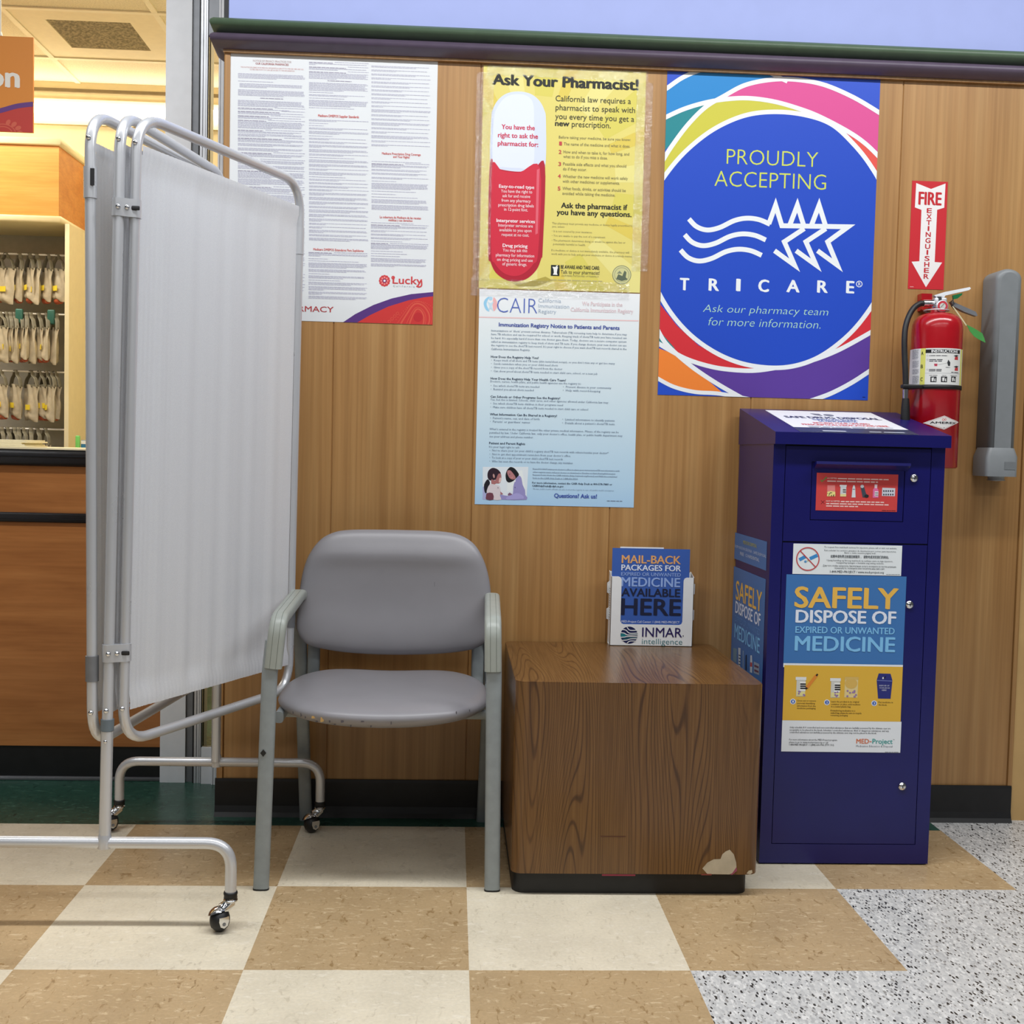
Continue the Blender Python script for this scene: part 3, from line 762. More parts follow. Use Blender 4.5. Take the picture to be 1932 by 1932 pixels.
# near upright (x, y, lean), far upright (x, y, lean, extra height)
A = ((-0.8285, -0.252, -0.009, 0), (-0.712, 0.40, 0.002, .020))
B = ((-0.7815, -0.250, 0.0150, 0), (-0.6850, 0.405, 0.002, .022))
Cc = ((-0.7515, -0.235, 0.0155, .003), (-0.4795, 0.362, 0.0095, 0))
def at(q, z): return Vector((q[0] + q[2] * (z - 1.1), q[1], z))
def rivet(p, par, r=.0055, out=(0, -1, 0)):
    o = Vector(out); b = MB(); b.lathe([(0, .004), (r * .6, .0036), (r, .0015), (r, -.002)], Vector(p) + o * RT, M['chrome'], 10, mtx=Vector((0, 0, 1)).rotation_difference(o).to_matrix().to_4x4())
    b.build('rivet', par)
def sleeve(q, z0, z1, r, m, par):
    b = MB(); b.tube([at(q, z0), at(q, z1)], r, m, 14); b.build('sleeve', par)
def panel(q, closed=True):
    b = MB(); n, f = q
    if closed: b.tube(fillet([at(n, ZB), at(n, ZT + n[3]), at(f, ZT + f[3]), at(f, ZB + f[3])], .085, 9, True), RT, M['tube'], 14, closed=True)
    else: b.tube(fillet([at(n, .195), at(n, ZT + n[3]), at(f, ZT + f[3]), at(f, .195)], .085, 9), RT, M['tube'], 14)
    return b.build('panel_frame', scr)
fa, fb, fc = panel(A), panel(B, False), panel(Cc)
slate = plain('slate_plastic', (104, 116, 124), .45)
sleeve(A[0], 1.575, 1.640, .0140, M['tube'], fa); sleeve(A[0], .545, .600, .0140, M['alu_grey'], fa)
b = MB(); b.box(tuple(at(A[0], 1.59) + Vector((.004, -.0150, .01))), tuple(at(A[0], 1.61) + Vector((.012, -.011, .025))), M['dark_gap']); b.build('catch', fa)
rivet(at(A[0], 1.700), fa); rivet(at(A[0], .478), fa)
for q in B: sleeve(q, .437, .462, .0142, slate, fb); sleeve(q, .195, .436, .0128, M['tube'], fb)
rivet(at(B[0], 1.700), fb); rivet(at(B[0], .482), fb); rivet(at(B[0], .415), fb, .004)
sleeve(Cc[1], 1.570, 1.640, .0132, M['tube'], fc); sleeve(Cc[1], .575, .625, .0132, M['alu_grey'], fc)
rivet(at(Cc[0], 1.697), fc); rivet(at(Cc[0], .484), fc)
M['cloth'] = mat_fabric()
def curtain(q, zt, zb, seed, inset=.014, nu=150, nv=40):
    rnd = random.Random(seed); ph = [rnd.uniform(0, 6.28) for _ in range(8)]
    a0, a1 = Vector(q[0][:2] + (0,)), Vector(q[1][:2] + (0,)); d = (a1 - a0); L = d.length; d.normalize(); nn = Vector((d.y, -d.x, 0))
    fq = [rnd.uniform(.8, 1.2) for _ in range(8)]
    b = MB()
    def fn(u, v):
        z = zb + (zt - zb) * v
        p0, p1 = at(q[0], z), at(q[1], z)
        s = u * L
        pinch = .004 * math.sin(math.pi * v)
        t = (inset + (L - 2 * inset) * u) / L
        p = p0.lerp(p1, t)
        p.z = z + (q[0][3] * (1 - t) + q[1][3] * t)
        edge = min(1, min(u, 1 - u) * L / .03)
        h = min(v, 1 - v) * (zt - zb)
        gather = math.exp(-h / .10)
        low = math.exp(-max(0, v) * (zt - zb) / .35)
        w = 0.0030 * math.sin(2 * math.pi * s / .085 * fq[0] + ph[0] + .4 * math.sin(3 * v)) + .0013 * math.sin(2 * math.pi * s / .047 * fq[1] + ph[1])
        w += .0022 * math.sin(2 * math.pi * s / .19 + ph[2])
        w *= (0.24 + .2 * gather + .45 * low + .30 * math.exp(-s / .05))
        fine = (.0012 * math.exp(-h / .032) + .00006) * (math.sin(2 * math.pi * s / .0135 + ph[3] + 2 * math.sin(s * 31)) + .6 * math.sin(2 * math.pi * s / .0094 + ph[4]))
        nearf = .0016 * math.exp(-s / .05) * math.sin(2 * math.pi * s / .017 + ph[5])
        if h < .024: w = w * .2; fine *= .8; hem = .0058
        else: hem = 0
        if .022 <= h < .05: w *= .8
        return p + nn * ((w + fine + nearf) * edge + hem)
    b.grid(fn, nu, nv, M['cloth']); return b
for q, fr, sd in ((A, fa, 1), (B, fb, 2), (Cc, fc, 3)):
    curtain(q, 1.6935, .4745, sd, nv=54).build('cloth_panel', fr)
    for z in (1.6825, .4855):
        b = MB(); b.tube([at(q[0], z), at(q[1], z)], .004, M['tube'], 8); b.build('curtain_rod', fr)
for z in (1.5585, .6062):
    b = MB(); p, q = at(B[0], z), at(Cc[0], z); hh = .019; loop2 = []
    for cpt, s0 in ((p, 90), (q, -90)):
        for k in range(9):
            a = math.radians(s0 + 180 * k / 8); loop2.append(cpt + Vector((math.cos(a) * .0142, math.sin(a) * .0142, 0)))
    b.prism([v + Vector((0, 0, -hh)) for v in loop2], (0, 0, 2 * hh), M['tube'], True)
    hc = b.build('hinge_clamp', scr)
    for t in (-.05, .5): rivet(p.lerp(q, t) + Vector((.004, -.0022, 0)), hc, .0052)
    b = MB(); b.rbox((q.x - .010, q.y - .0158, z - .0045), (q.x + .014, q.y - .0138, z + .0045), .0018, M['dark_gap'], 2); b.build('slot', hc)
for y, q, xc, slots in ((-0.250, B[0], -0.796, 0), (0.415, B[1], -0.676, 0)):
    b = MB(); hw = .2735; zb_ = .190
    path = fillet([(xc - hw, y, .078), (xc - hw, y, zb_), (xc + hw, y, zb_), (xc + hw, y, .078)], .095, 10)
    b.tube(path, .0128, M['tube'], 14)
    jx = at(q, .19).x
    b.lathe([(.0155, -.012), (.0165, 0), (.0145, .012), (.0125, .02)], (jx, y, zb_), M['tube'], 12)
    b.build('foot_bar', scr)
    for sgn in (-1, 1):
        px_, sw = xc + sgn * hw, (-.020, -.014)
        b = MB()
        b.lathe([(.0, .083), (.0145, .083), (.0155, .079), (.0142, .074), (.0150, .069), (.0, .068)], (px_, y, 0), M['black_base'], 18)
        cst = b.build('caster', scr)
        ctr = Vector((px_ + sw[0], y + sw[1], .0255))
        b = MB(); b.lathe([(0, -.021), (.009, -.0205), (.017, -.017), (.0225, -.010), (.0250, -.003), (.0252, 0), (.0250, .003), (.0225, .010), (.017, .017), (.009, .0205), (0, .021)],
                          ctr, M['black_base'], 28, axis='z', mtx=Matrix.Rotation(math.radians(90), 4, 'Y') @ Matrix.Rotation(0, 4, 'Z')); 
        wh = b.build('wheel', cst)
        b = MB()
        mt = Matrix.Rotation(math.radians(-35), 4, 'Z') @ Matrix.Rotation(math.radians(-22), 4, 'Y')
        b.lathe([(.0275 * math.sin(math.radians(t)), .0275 * math.cos(math.radians(t))) for t in range(0, 66, 6)], ctr + Vector((0, 0, .002)), M['chrome'], 26, mtx=mt)
        b.tube([ctr + Vector((.004, .003, .022)), Vector((px_, y, .058)), Vector((px_, y, .070))], .010, M['chrome'], 14, radii=[.013, .0125, .012])
        b.lathe([(.0, .066), (.015, .066), (.0158, .064), (.0152, .061), (0, .060)], (px_, y, 0), M['chrome'], 18)
        for dx in (1,):
            n_ = Vector((.55, -.83, 0)); cc = ctr + n_ * .0235
            u_ = Vector((.83, .55, 0))
            tear = [cc + u_ * x + Vector((0, 0, zz)) for x, zz in ((-.011, .012), (.011, .012), (.0115, .003), (.008, -.008), (0, -.0125), (-.008, -.008), (-.0115, .003))]
            b.prism([p - n_ * .002 for p in tear], n_ * .003, M['chrome'])
            b.disc(cc + n_ * .0016 + Vector((0, 0, -.003)), .004, n_, M['alu_grey'], 12)
        b.build('fork', cst)

# ================================================================== waiting chair
M['vinyl'] = plain('grey_mauve_vinyl', (136, 134, 138), 0.38, var=0.03, scale=9, bmp=0.06)
M['leg_grey'] = plain('grey_steel_paint', (140, 147, 149), 0.42, var=0.05, scale=40)
M['arm_plastic'] = plain('pale_grey_green_plastic', (156, 161, 154), 0.38, var=0.03)
ch = thing('waiting_chair', 'grey vinyl waiting room armchair with worn seat edge against the wood wall', 'chair', (-0.215, 0.22, 0))
for (xb, xt, xa) in ((-.4925, -.479, -.466), (.0615, .0540, .0500)):
    b = MB(); b.bar([(xb, -.020, 0.004), (xt, -.020, .52), (xt + (xa - xt) * .5, -.018, .60)], .0188, .0125, M['leg_grey'], power=3.0)
    b.bar([(xb, -.020, 0.0), (xb, -.020, .004)], .0193, .013, M['black_base'], power=3.0)
    b.build('front_leg', ch)
for (x0, x1) in ((-.452, -.4665), (.052, .058)):
    b = MB(); b.bar([(x0, .512, 0.0), (x1 + .002, .455, .45), (x1, .430, .56), (x1, .400, .640)], .0180, .0125, M['leg_grey'], power=3.0); b.build('back_leg', ch)
for (xf, xb_, xk) in ((-.4705, -.4600, -.4630), (.0512, .0487, .0590)):
    b = MB()
    pts = fillet([(xf, -.024, .536), (xb_, -.022, .650), (xk, .36, .664), (xk, .40, .655)], [0, .045, .03, 0], 8)
    b.bar(pts, .0205, .0150, M['arm_plastic'], power=3.4, n=20)
    seam = plain('arm_seam', (112, 118, 110), .6)
    for off in (-.0065, .0080):
        g = []
        for i, p in enumerate(pts[:-9]):
            t = (pts[i + 1] - pts[max(i - 1, 0)]).normalized(); nrm = Vector((0, -t.z, t.y)); g.append(p + Vector((off, 0, 0)) + nrm * .0149)
        b.tube(g, .0005, seam, 5)
    b.build('armrest', ch)
def cushion(b, outline, center, f, rings=14, mat=None):
    """closed outline (2D) -> two bulged faces; f(p2, r, side) gives the 3D point"""
    N = len(outline); c = Vector(center)
    for side in (1, -1):
        vs = [f(c, 0.0, side)]
        for k in range(1, rings + 1):
            r = math.sin(math.pi / 2 * k / rings)
            for p in outline: vs.append(f(c + (Vector(p) - c) * r, r, side))
        fs = [(0, 1 + i, 1 + (i + 1) % N) for i in range(N)]
        for k in range(rings - 1):
            o, q = 1 + k * N, 1 + (k + 1) * N
            fs += [(o + i, q + i, q + (i + 1) % N, o + (i + 1) % N) for i in range(N)]
        if side < 0: fs = [f_[::-1] for f_ in fs]
        b.add(vs, fs, mat, True)
# seat
cx, cy = -.2165, .205
out = []
for k in range(72):
    a = 2 * math.pi * k / 72; c_, s_ = math.cos(a), math.sin(a)
    e = 2 / 3.1
    x = .2655 * math.copysign(abs(c_) ** e, c_); y = (.255 if s_ > 0 else .262) * math.copysign(abs(s_) ** e, s_)
    if s_ < 0: y *= 1 - .10 * (abs(x) / .2655) ** 2.2
    x *= 1 - .05 * max(0, s_)
    out.append((cx + x, cy + y))
b = MB()
def seat_f(p, r, side):
    dx, dy = (p[0] - cx) / .2655, (p[1] - cy) / .26
    th = .034 * max(0, 1 - r ** 4.5) ** .5
    saddle = .006 * dx * dx + .012 * max(0, dy) ** 2 - .008 * math.exp(-(dx * dx) * 5) * (.4 + .6 * max(0, dy))
    z = .424 + saddle
    return Vector((p[0], p[1], z + th * (1 if side > 0 else .95)))if side > 0 else Vector((p[0], p[1], z - th * 1.12))
cushion(b, out, (cx, cy), seat_f, mat=M['vinyl'])
st = b.build('seat', ch, merge=True)
# cracked vinyl on the front edge of the seat
b = MB(); rr = random.Random(5)
crk = plain('crack_dark', (84, 80, 86), .7); foam = plain('foam_yellow', (196, 158, 96), .8)
from mathutils.bvhtree import BVHTree
so = world_loc(st); seat_tree = BVHTree.FromPolygons([v.co + so for v in st.data.vertices], [list(p.vertices) for p in st.data.polygons])
def on_seat_front(px, py):
    q = Vector(survey(1, 1.0, px, py)); o = Vector(CAM_POS); hit = seat_tree.ray_cast(o, (q - o).normalized())[0]
    return hit - Vector((0, .0012, 0)) if hit is not None else None
for px, py, hgt, wd, m in ((568, 1348, 9, 2, crk), (576, 1352, 8, 2, crk), (592, 1353, 5, 9, foam), (608, 1357, 11, 7, foam), (598, 1360, 4, 5, crk), (622, 1360, 7, 3, crk), (646, 1361, 5, 6, crk), (662, 1368, 9, 2, crk),
                           (700, 1369, 7, 2, crk), (738, 1364, 7, 2, crk), (861, 1345, 7, 2, crk), (684, 1361, 3, 7, crk), (886, 1341, 6, 2, crk), (553, 1344, 6, 2, crk), (632, 1366, 3, 5, crk)):
    p = on_seat_front(px, py)
    if p is None: continue
    w_, h_ = wd * .00125 / 2, hgt * .00125 / 2
    pts = [(p.x + w_ * x, p.y, p.z + h_ * z) for x, z in ((-1, -.8), (-.3, -1), (.8, -.7), (1, .3), (.3, 1), (-.8, .7))]
    b.prism(pts, (0, .003, 0), m)
b.build('worn_crack', ch, label='cracked vinyl showing yellow foam')
# backrest
opx = [(562, 1182), (563, 1150), (567, 1110), (574, 1072), (586, 1042), (606, 1017), (632, 1004), (664, 1000), (715, 1000), (770, 1001), (830, 1003), (868, 1010), (895, 1027), (912, 1055), (922, 1088), (926, 1122), (926, 1158), (922, 1192), (908, 1213), (878, 1224), (820, 1231), (740, 1233), (665, 1229), (610, 1220), (580, 1209)]
yb_ = .415
o2 = [(p.x, p.y) for p in catmull([(survey(1, yb_, *q)[0], survey(1, yb_, *q)[2], 0) for q in opx], 4, True)]
bx, bz = -.205, .668
b = MB()
def back_f(p, r, side):
    dx, dz = (p[0] - bx) / .26, (p[1] - bz) / .17
    th = .030 * max(0, 1 - r ** 5) ** .5
    y = yb_ + .020 * dz - .028 * dx * dx + .010 * math.exp(-((dz + .1) ** 2) * 3)
    y += -.010 * math.exp(-((dz - .62) / .16) ** 2) * (1 - r ** 6)
    return Vector((p[0], y - th if side > 0 else y + th * .8, p[1]))
cushion(b, o2, (bx, bz), back_f, mat=M['vinyl'], rings=18)
bk = b.build('backrest', ch, merge=True)
b = MB()
p0 = survey(1, .392, 820, 1098); p1 = survey(1, .392, 820, 1146)
b.box((p0[0] - .0006, .3915, p1[2]), (p0[0] + .0006, .398, p0[2]), plain('crease', (118, 114, 122), .6)); b.build('crease_mark', ch, label='thin vertical crease in the vinyl')
for x in (-.4285, .0250):
    b = MB(); b.bar([(x, .36, .392), (x, .425, .40), (x, .438, .44), (x, .448, .66)], .0172, .0110, M['leg_grey'], power=3.0); b.build('back_support', ch)
b = MB()
for x in (-.463, .056): b.bar([(x, .03, .405), (x, .455, .405)], .011, .014, M['leg_grey'], power=3)
for y in (.12, .40): b.bar([(-.465, y, .398), (.058, y, .398)], .011, .012, M['leg_grey'], side=(0, 1, 0), power=3)
b.build('seat_frame', ch)
p = survey(1, -.0345, 496.5, 1421)
b = MB(); s_ = .0088
b.prism([(p[0] - s_ * .8, -.0345, p[2]), (p[0], -.0345, p[2] - s_), (p[0] + s_ * .8, -.0345, p[2]), (p[0], -.0345, p[2] + s_)], (0, .0015, 0), M['black_base'])
b.build('corner_mark', ch, label='black diamond mark on the leg')

# ================================================================== side table
tb = thing('side_table', 'brown wood grain box table on black plinth between chair and blue cabinet', 'table', (0.402, 0.24, 0))
b = MB()
TX0, TX1, TY0, TY1, TZ0, TZ1 = .1045, .7025, -.055, .540, .055, .5175
def rrect(x0, x1, y0, y1, r, z, n=6):
    P = []
    for cx_, cy_, a0 in ((x1 - r, y0 + r, -90), (x1 - r, y1 - r, 0), (x0 + r, y1 - r, 90), (x0 + r, y0 + r, 180)):
        for k in range(n + 1):
            a = math.radians(a0 + 90 * k / n); P.append((cx_ + r * math.cos(a), cy_ + r * math.sin(a), z))
    return P
b.prism(rrect(TX0, TX1, TY0, TY1, .026, TZ0), (0, 0, TZ1 - TZ0 - .0015), M['oak'], True)
b.prism(rrect(TX0 + .001, TX1 - .001, TY0 + .001, TY1 - .001, .026, TZ1 - .0015), (0, 0, .0015), M['oak'], True)
b.build('box', tb)
b = MB(); b.prism(rrect(.1095, .6835, -.035, .50, .030, 0.0), (0, 0, .055), M['black_base'], True); b.build('plinth', tb, label='black plinth')
tr = zoom(940, 1180, .2795, 1, TY0)
sh = Sheet(tr, on_wall(TY0 - .0004))
sh.poly([(1378, 1640), (1412, 1600), (1455, 1578), (1500, 1576), (1512, 1545), (1535, 1525), (1562, 1513), (1590, 1545), (1606, 1600), (1608, 1635), (1580, 1672), (1560, 1680), (1412, 1678)], plain('particle_board', (186, 174, 150), .85, var=.1), 1)
sh.poly([(1608, 1630), (1612, 1655), (1580, 1682), (1565, 1682), (1582, 1668)], (150, 72, 96), 2)
sh.poly([(1675, 1675), (1690, 1655), (1712, 1650), (1716, 1668), (1700, 1680)], plain('particle_board', (186, 174, 150), .85, var=.1), 1)
sh.build('worn_patch', tb, label='torn patch showing pale board')
sh = Sheet(tr, on_wall(TY0 - .0004)); sh.rect(700, 1680, 925, 1690, (142, 44, 62), 1); sh.rect(1370, 1676, 1440, 1686, (128, 60, 50), 1); sh.rect(690, 1421, 860, 1427, (84, 48, 30), 1); sh.build('stain', tb, label='reddish scuffs along the lower edge')

# ================================================================== brochure holder and leaflets
bh = thing('brochure_holder', 'white card brochure holder standing on the brown box table', 'brochure holder', (.521, .51, TZ1))
HY = .4855; M['card'] = plain('white_card', (236, 238, 238), .55, var=.015)
hx0, hx1, hz1 = .4005, .6372, .7155; cut0, cut1, cutz = .4295, .6070, .5795
b = MB(); Z = TZ1 + .0005
r = .009; fr = [(hx0, HY, Z), (hx1, HY, Z), (hx1, HY, hz1)]
fr += [(cut1 + r, HY, hz1), (cut1 + .3 * r, HY, hz1 - .3 * r), (cut1, HY, hz1 - r), (cut1, HY, cutz + r), (cut1 - .3 * r, HY, cutz + .3 * r), (cut1 - r, HY, cutz), (cut0 + r, HY, cutz), (cut0 + .3 * r, HY, cutz + .3 * r), (cut0, HY, cutz + r), (cut0, HY, hz1 - r), (cut0 - .3 * r, HY, hz1 - .3 * r), (cut0 - r, HY, hz1), (hx0, HY, hz1)]
b.prism(fr, (0, .0014, 0), M['card'])
b.box((hx0, HY, Z), (hx1, HY + .050, Z + .0014), M['card']); b.box((hx0, HY + .0486, Z), (hx1, HY + .050, hz1 + .010), M['card'])
for x in (hx0, hx1 - .0014): b.prism([(x, HY, Z), (x, HY + .05, Z + .02), (x, HY + .05, hz1 + .012), (x, HY, hz1)], (.0014, 0, 0), M['card'])
b.build('box', bh)
b = MB()
for zc in (.688 - .006, .613 - .006):
    for x, sg in ((hx0, -1), (hx1, 1)):
        pts = [(x, HY + .030, zc - .020), (x + sg * .008, HY + .026, zc - .016), (x + sg * .0085, HY + .026, zc + .012), (x, HY + .030, zc + .018)]
        b.prism(pts, (0, .0014, 0), M['card'])
b.build('tab', bh)
zi = zoom(1120, 1010, 220 / 1771.0, 1, HY)
sh = Sheet(zi, on_wall(HY - .0002))
sh.ellipse(538, 1515, 130, 130, (26, 34, 84), 1)
for k, (yy, cc) in enumerate(((1432, 0), (1475, 1), (1515, 1), (1556, 1), (1598, 0))):
    pass
for pts in ([(505, 1390), (550, 1440), (668, 1440)], [(430, 1430), (490, 1440), (545, 1485), (668, 1483)], [(410, 1478), (465, 1485), (520, 1512), (668, 1512)], [(410, 1548), (465, 1545), (520, 1535), (668, 1540)], [(425, 1595), (500, 1590), (560, 1572), (655, 1570)], [(505, 1640), (550, 1606), (640, 1606)]):
    sh.stroke(pts, 13, (238, 240, 240), 3, smooth=5)
sh.poly([(412, 1492), (480, 1492), (500, 1518), (480, 1542), (412, 1540)], (34, 128, 136), 2)
sh.poly([(430, 1452), (500, 1455), (560, 1500), (660, 1500), (660, 1492), (560, 1490), (520, 1455)], (20, 84, 100), 2)
sh.poly([(470, 1585), (540, 1560), (660, 1556), (650, 1548), (520, 1548), (430, 1575)], (20, 84, 100), 2)
sh.text('INMAR', 735, 1538, 1340, 140, (38, 28, 92), bold=.006)
sh.text('.', 1352, 1538, 1366, 140, (60, 60, 80))
sh.text('intelligence', 732, 1648, 1345, 84 * .98, (62, 128, 136), bold=-.008)
sh.build('printed_name', bh, label='dark blue and teal lettering with round striped emblem')
sd = Sheet(lambda x, y: (x, y), lambda u, v, l: (hx0 - .0003 - l, u, v))
for k in range(14):
    zz = .60 - .012 + k * .0068; sd.poly_uv([(HY + .014, zz), (HY + .014 + .012 * random.uniform(.5, 1.2), zz), (HY + .03, zz + .003), (HY + .014, zz + .003)], (70, 66, 60), 1)
sd.build('side_print', bh)
lf = thing('leaflet', 'blue mail-back leaflet standing in the white brochure holder', 'leaflet', (.51, HY + .004, TZ1 + .003))
b = MB(); lx0, lx1 = .3985, .6235
b.box((lx0 + .003, HY + .003, TZ1 + .003), (lx1, HY + .0042, .796), ink((58, 96, 176))); lo = b.build('sheet', lf)
sh = Sheet(zi, on_wall(HY + .0028)); G = (226, 168, 108); Wt = (226, 232, 246); PB = (150, 178, 232); DK = (28, 34, 62)
sh.text('MAIL-BACK', 430, 420, 1322, 118, G, bold=.03, slope=.012); sh.text('PACKAGES FOR', 424, 530, 1325, 84, Wt, bold=.03, slope=.012)
sh.text('EXPIRED OR UNWANTED', 420, 612, 1325, 52, PB, bold=.012, slope=.012); sh.text('MEDICINE', 425, 772, 1312, 135, PB, bold=.026, slope=.006)
sh.text('AVAILABLE', 427, 922, 1312, 118, DK, bold=.03, slope=.008); sh.text('HERE', 424, 1205, 1318, 245, DK, bold=.03, slope=.008)
sh.text('MED-Project Call Center: 1 (844) MED-PROJECT', 424, 1325, 1306, 32, Wt, bold=.004, slope=.012)
sh.build('print', lf)
lf2 = MB(); lf2.box((.424, HY + .0065, TZ1 + .003), (.5485, HY + .0078, .7995), M['card']); tag(lf2.build('paper_insert'), 'white sheet showing just above the blue leaflet', 'paper')
# ================================================================== drug disposal cabinet
M['blue'] = plain('deep_blue_enamel', (17, 17, 92), 0.30, var=0.04, scale=12)
M['blue_dark'] = plain('blue_gap', (8, 8, 34), 0.5)
cb = thing('disposal_cabinet', 'tall deep blue locked steel cabinet with slanted top and medicine disposal poster', 'cabinet', (.991, .35, 0))
FX0, FX1, FY, FYB, FZT = .7660, 1.2155, .171, .532, 1.0975
def cz(px, py): return survey(1, FY, px, py)
sa, sb = cz(1479, 930)[0], cz(1755, 930)[0]; zm = cz(1477, 1022)[2]; zb2 = cz(1455, 1592)[2]
b = MB(); b.box((FX0, FY + .006, .004), (FX1, FYB, FZT), M['blue'])
b.box((FX0, FY, .004), (sa, FY + .0065, FZT), M['blue']); b.box((sb, FY, .004), (FX1, FY + .0065, FZT), M['blue']); b.box((sa, FY, .004), (sb, FY + .0065, zb2), M['blue'])
b.build('body', cb)
b = MB(); b.box((sa, FY + .0055, zb2), (sb, FY + .0062, FZT), M['blue_dark']); b.build('seam', cb)
g = .0018
dx0, dx1 = cz(1531, 930)[0], cz(1705, 930)[0]; dz0, dz1 = cz(1528, 980)[2], cz(1534, 872)[2]
b = MB(); y1 = FY + .0055
b.box((sa + g, FY, zm + g), (dx0 - g, y1, FZT - .004), M['blue']); b.box((dx1 + g, FY, zm + g), (sb - g, y1, FZT - .004), M['blue'])
b.box((dx0 - g, FY, zm + g), (dx1 + g, y1, dz0 - g), M['blue']); b.box((dx0 - g, FY, dz1 + g), (dx1 + g, y1, FZT - .004), M['blue'])
b.build('upper_panel', cb)
dw = MB(); dw.box((dx0, FY + .001, dz0), (dx1, y1, dz1), M['blue'])
dr_ = dw.build('deposit_drawer', cb)
lp = MB(); lp.prism([(dx0 + .004, FY + .001, dz1 - .001), (dx0 + .004, FY - .020, dz1 + .003), (dx0 + .004, FY - .021, dz1 - .004), (dx0 + .004, FY + .001, dz1 - .018)], (dx1 - dx0 + .004, 0, 0), M['blue']); lp.build('handle', dr_)
b = MB(); b.box((sa + g, FY, zb2 + g), (sb - g, y1, zm - g), M['blue']); db = b.build('door', cb)
b = MB(); LX0, LX1 = .7635, 1.2215
sl = lambda y: 1.1285 + (y - .150) * .188
b.prism([(LX0, .150, 1.0975), (LX0, .150, 1.1285), (LX0, FYB + .003, sl(FYB + .003)), (LX0, FYB + .003, 1.0975)], (LX1 - LX0, 0, 0), M['blue'])
b.build('lid', cb)
for px, py in ((1724.5, 902), (1716, 1140.7), (1702, 1483.6)):
    p = cz(px, py); b = MB()
    b.lathe([(0, -.0050), (.0075, -.0048), (.0082, -.0036), (.0102, -.0030), (.0106, -.001), (.0106, .002)], (p[0], FY, p[2]), M['chrome'], 22, axis='y')
    b.box((p[0] - .0012, FY - .0056, p[2] - .004), (p[0] + .0012, FY - .0045, p[2] + .004), M['dark_gap']); b.build('lock', cb)
fz = lambda ox, oy, s_: zoom(ox, oy, s_, 1, FY)
# red sticker on the drawer
sh = Sheet(fz(1520, 870, 200 / 1932), on_wall(FY + .0006)); RD = (206, 68, 66); LT = (240, 206, 200)
sh.rect(192, 228, 1678, 912, RD, 1)
sh.stroke([(275, 345), (300, 372), (385, 290)], 22, (104, 150, 70), 2)
sh.stroke([(280, 715), (345, 780)], 8, (110, 24, 36), 2); sh.stroke([(345, 715), (280, 780)], 8, (110, 24, 36), 2)
sh.text('ACCEPTED:', 395, 322, 578, 24, LT, bold=.03, res=1); sh.greek(590, 300, 1515, 335, 1, LT, .55, 1.0)
sh.greek(395, 342, 1320, 384, 1, LT, .5, 1.0)
sh.text('NOT ACCEPTED:', 375, 740, 632, 26, LT, bold=.03, res=1); sh.greek(645, 716, 1430, 756, 1, LT, .5, 1.0)
sh.greek(375, 752, 1540, 838, 2, LT, .45, .5); sh.greek(1390, 892, 1640, 912, 1, (60, 20, 24), .5, 1.0)
GY = (206, 210, 214)
sh.poly([(398, 440), (535, 440), (542, 640), (388, 640)], (224, 132, 128), 2); sh.poly([(395, 560), (460, 545), (540, 560), (541, 640), (388, 640)], (236, 220, 140), 3)
for k in range(14): sh.ellipse(402 + 130 * random.random(), 570 + 65 * random.random(), 9, 6, (66, 50, 54), 4, 8)
sh.rect(632, 462, 738, 645, GY, 2); sh.rect(622, 434, 748, 464, (228, 230, 232), 3); sh.rect(668, 500, 738, 590, (238, 238, 238), 3); sh.rect(632, 600, 738, 645, (232, 218, 150), 3)
for k in range(3): sh.rect(675, 508 + 26 * k, 735, 522 + 26 * k, (30, 32, 36), 4)
sh.poly([(868, 440), (893, 440), (905, 500), (910, 662), (838, 662), (852, 500)], (214, 218, 222), 2); sh.rect(855, 505, 900, 520, (120, 130, 150), 3)
sh.poly([(1005, 490), (1065, 470), (1105, 600), (1150, 620), (1130, 665), (1040, 660)], (62, 72, 84), 2); sh.ellipse(1030, 460, 32, 30, (196, 200, 204), 3); sh.ellipse(1110, 638, 40, 30, (34, 36, 40), 3)
sh.poly([(1228, 520), (1250, 490), (1300, 490), (1325, 520), (1325, 668), (1222, 668)], (222, 110, 160), 2); sh.rect(1256, 425, 1306, 492, (232, 208, 216), 2); sh.rect(1258, 550, 1325, 640, (240, 232, 236), 3)
for k in range(3): sh.rect(1262, 568 + 24 * k, 1322, 578 + 24 * k, (40, 36, 44), 4)
sh.poly([(1398, 484), (1634, 494), (1626, 640), (1390, 634)], (206, 210, 220), 2)
for j in range(2):
    for i in range(5): sh.ellipse(1425 + 41 * i, 545 + 64 * j, 13, 17, (52, 54, 66), 3, 12)
sh.build('red_sticker', cb, label='red sticker with pictures of medicine packs')
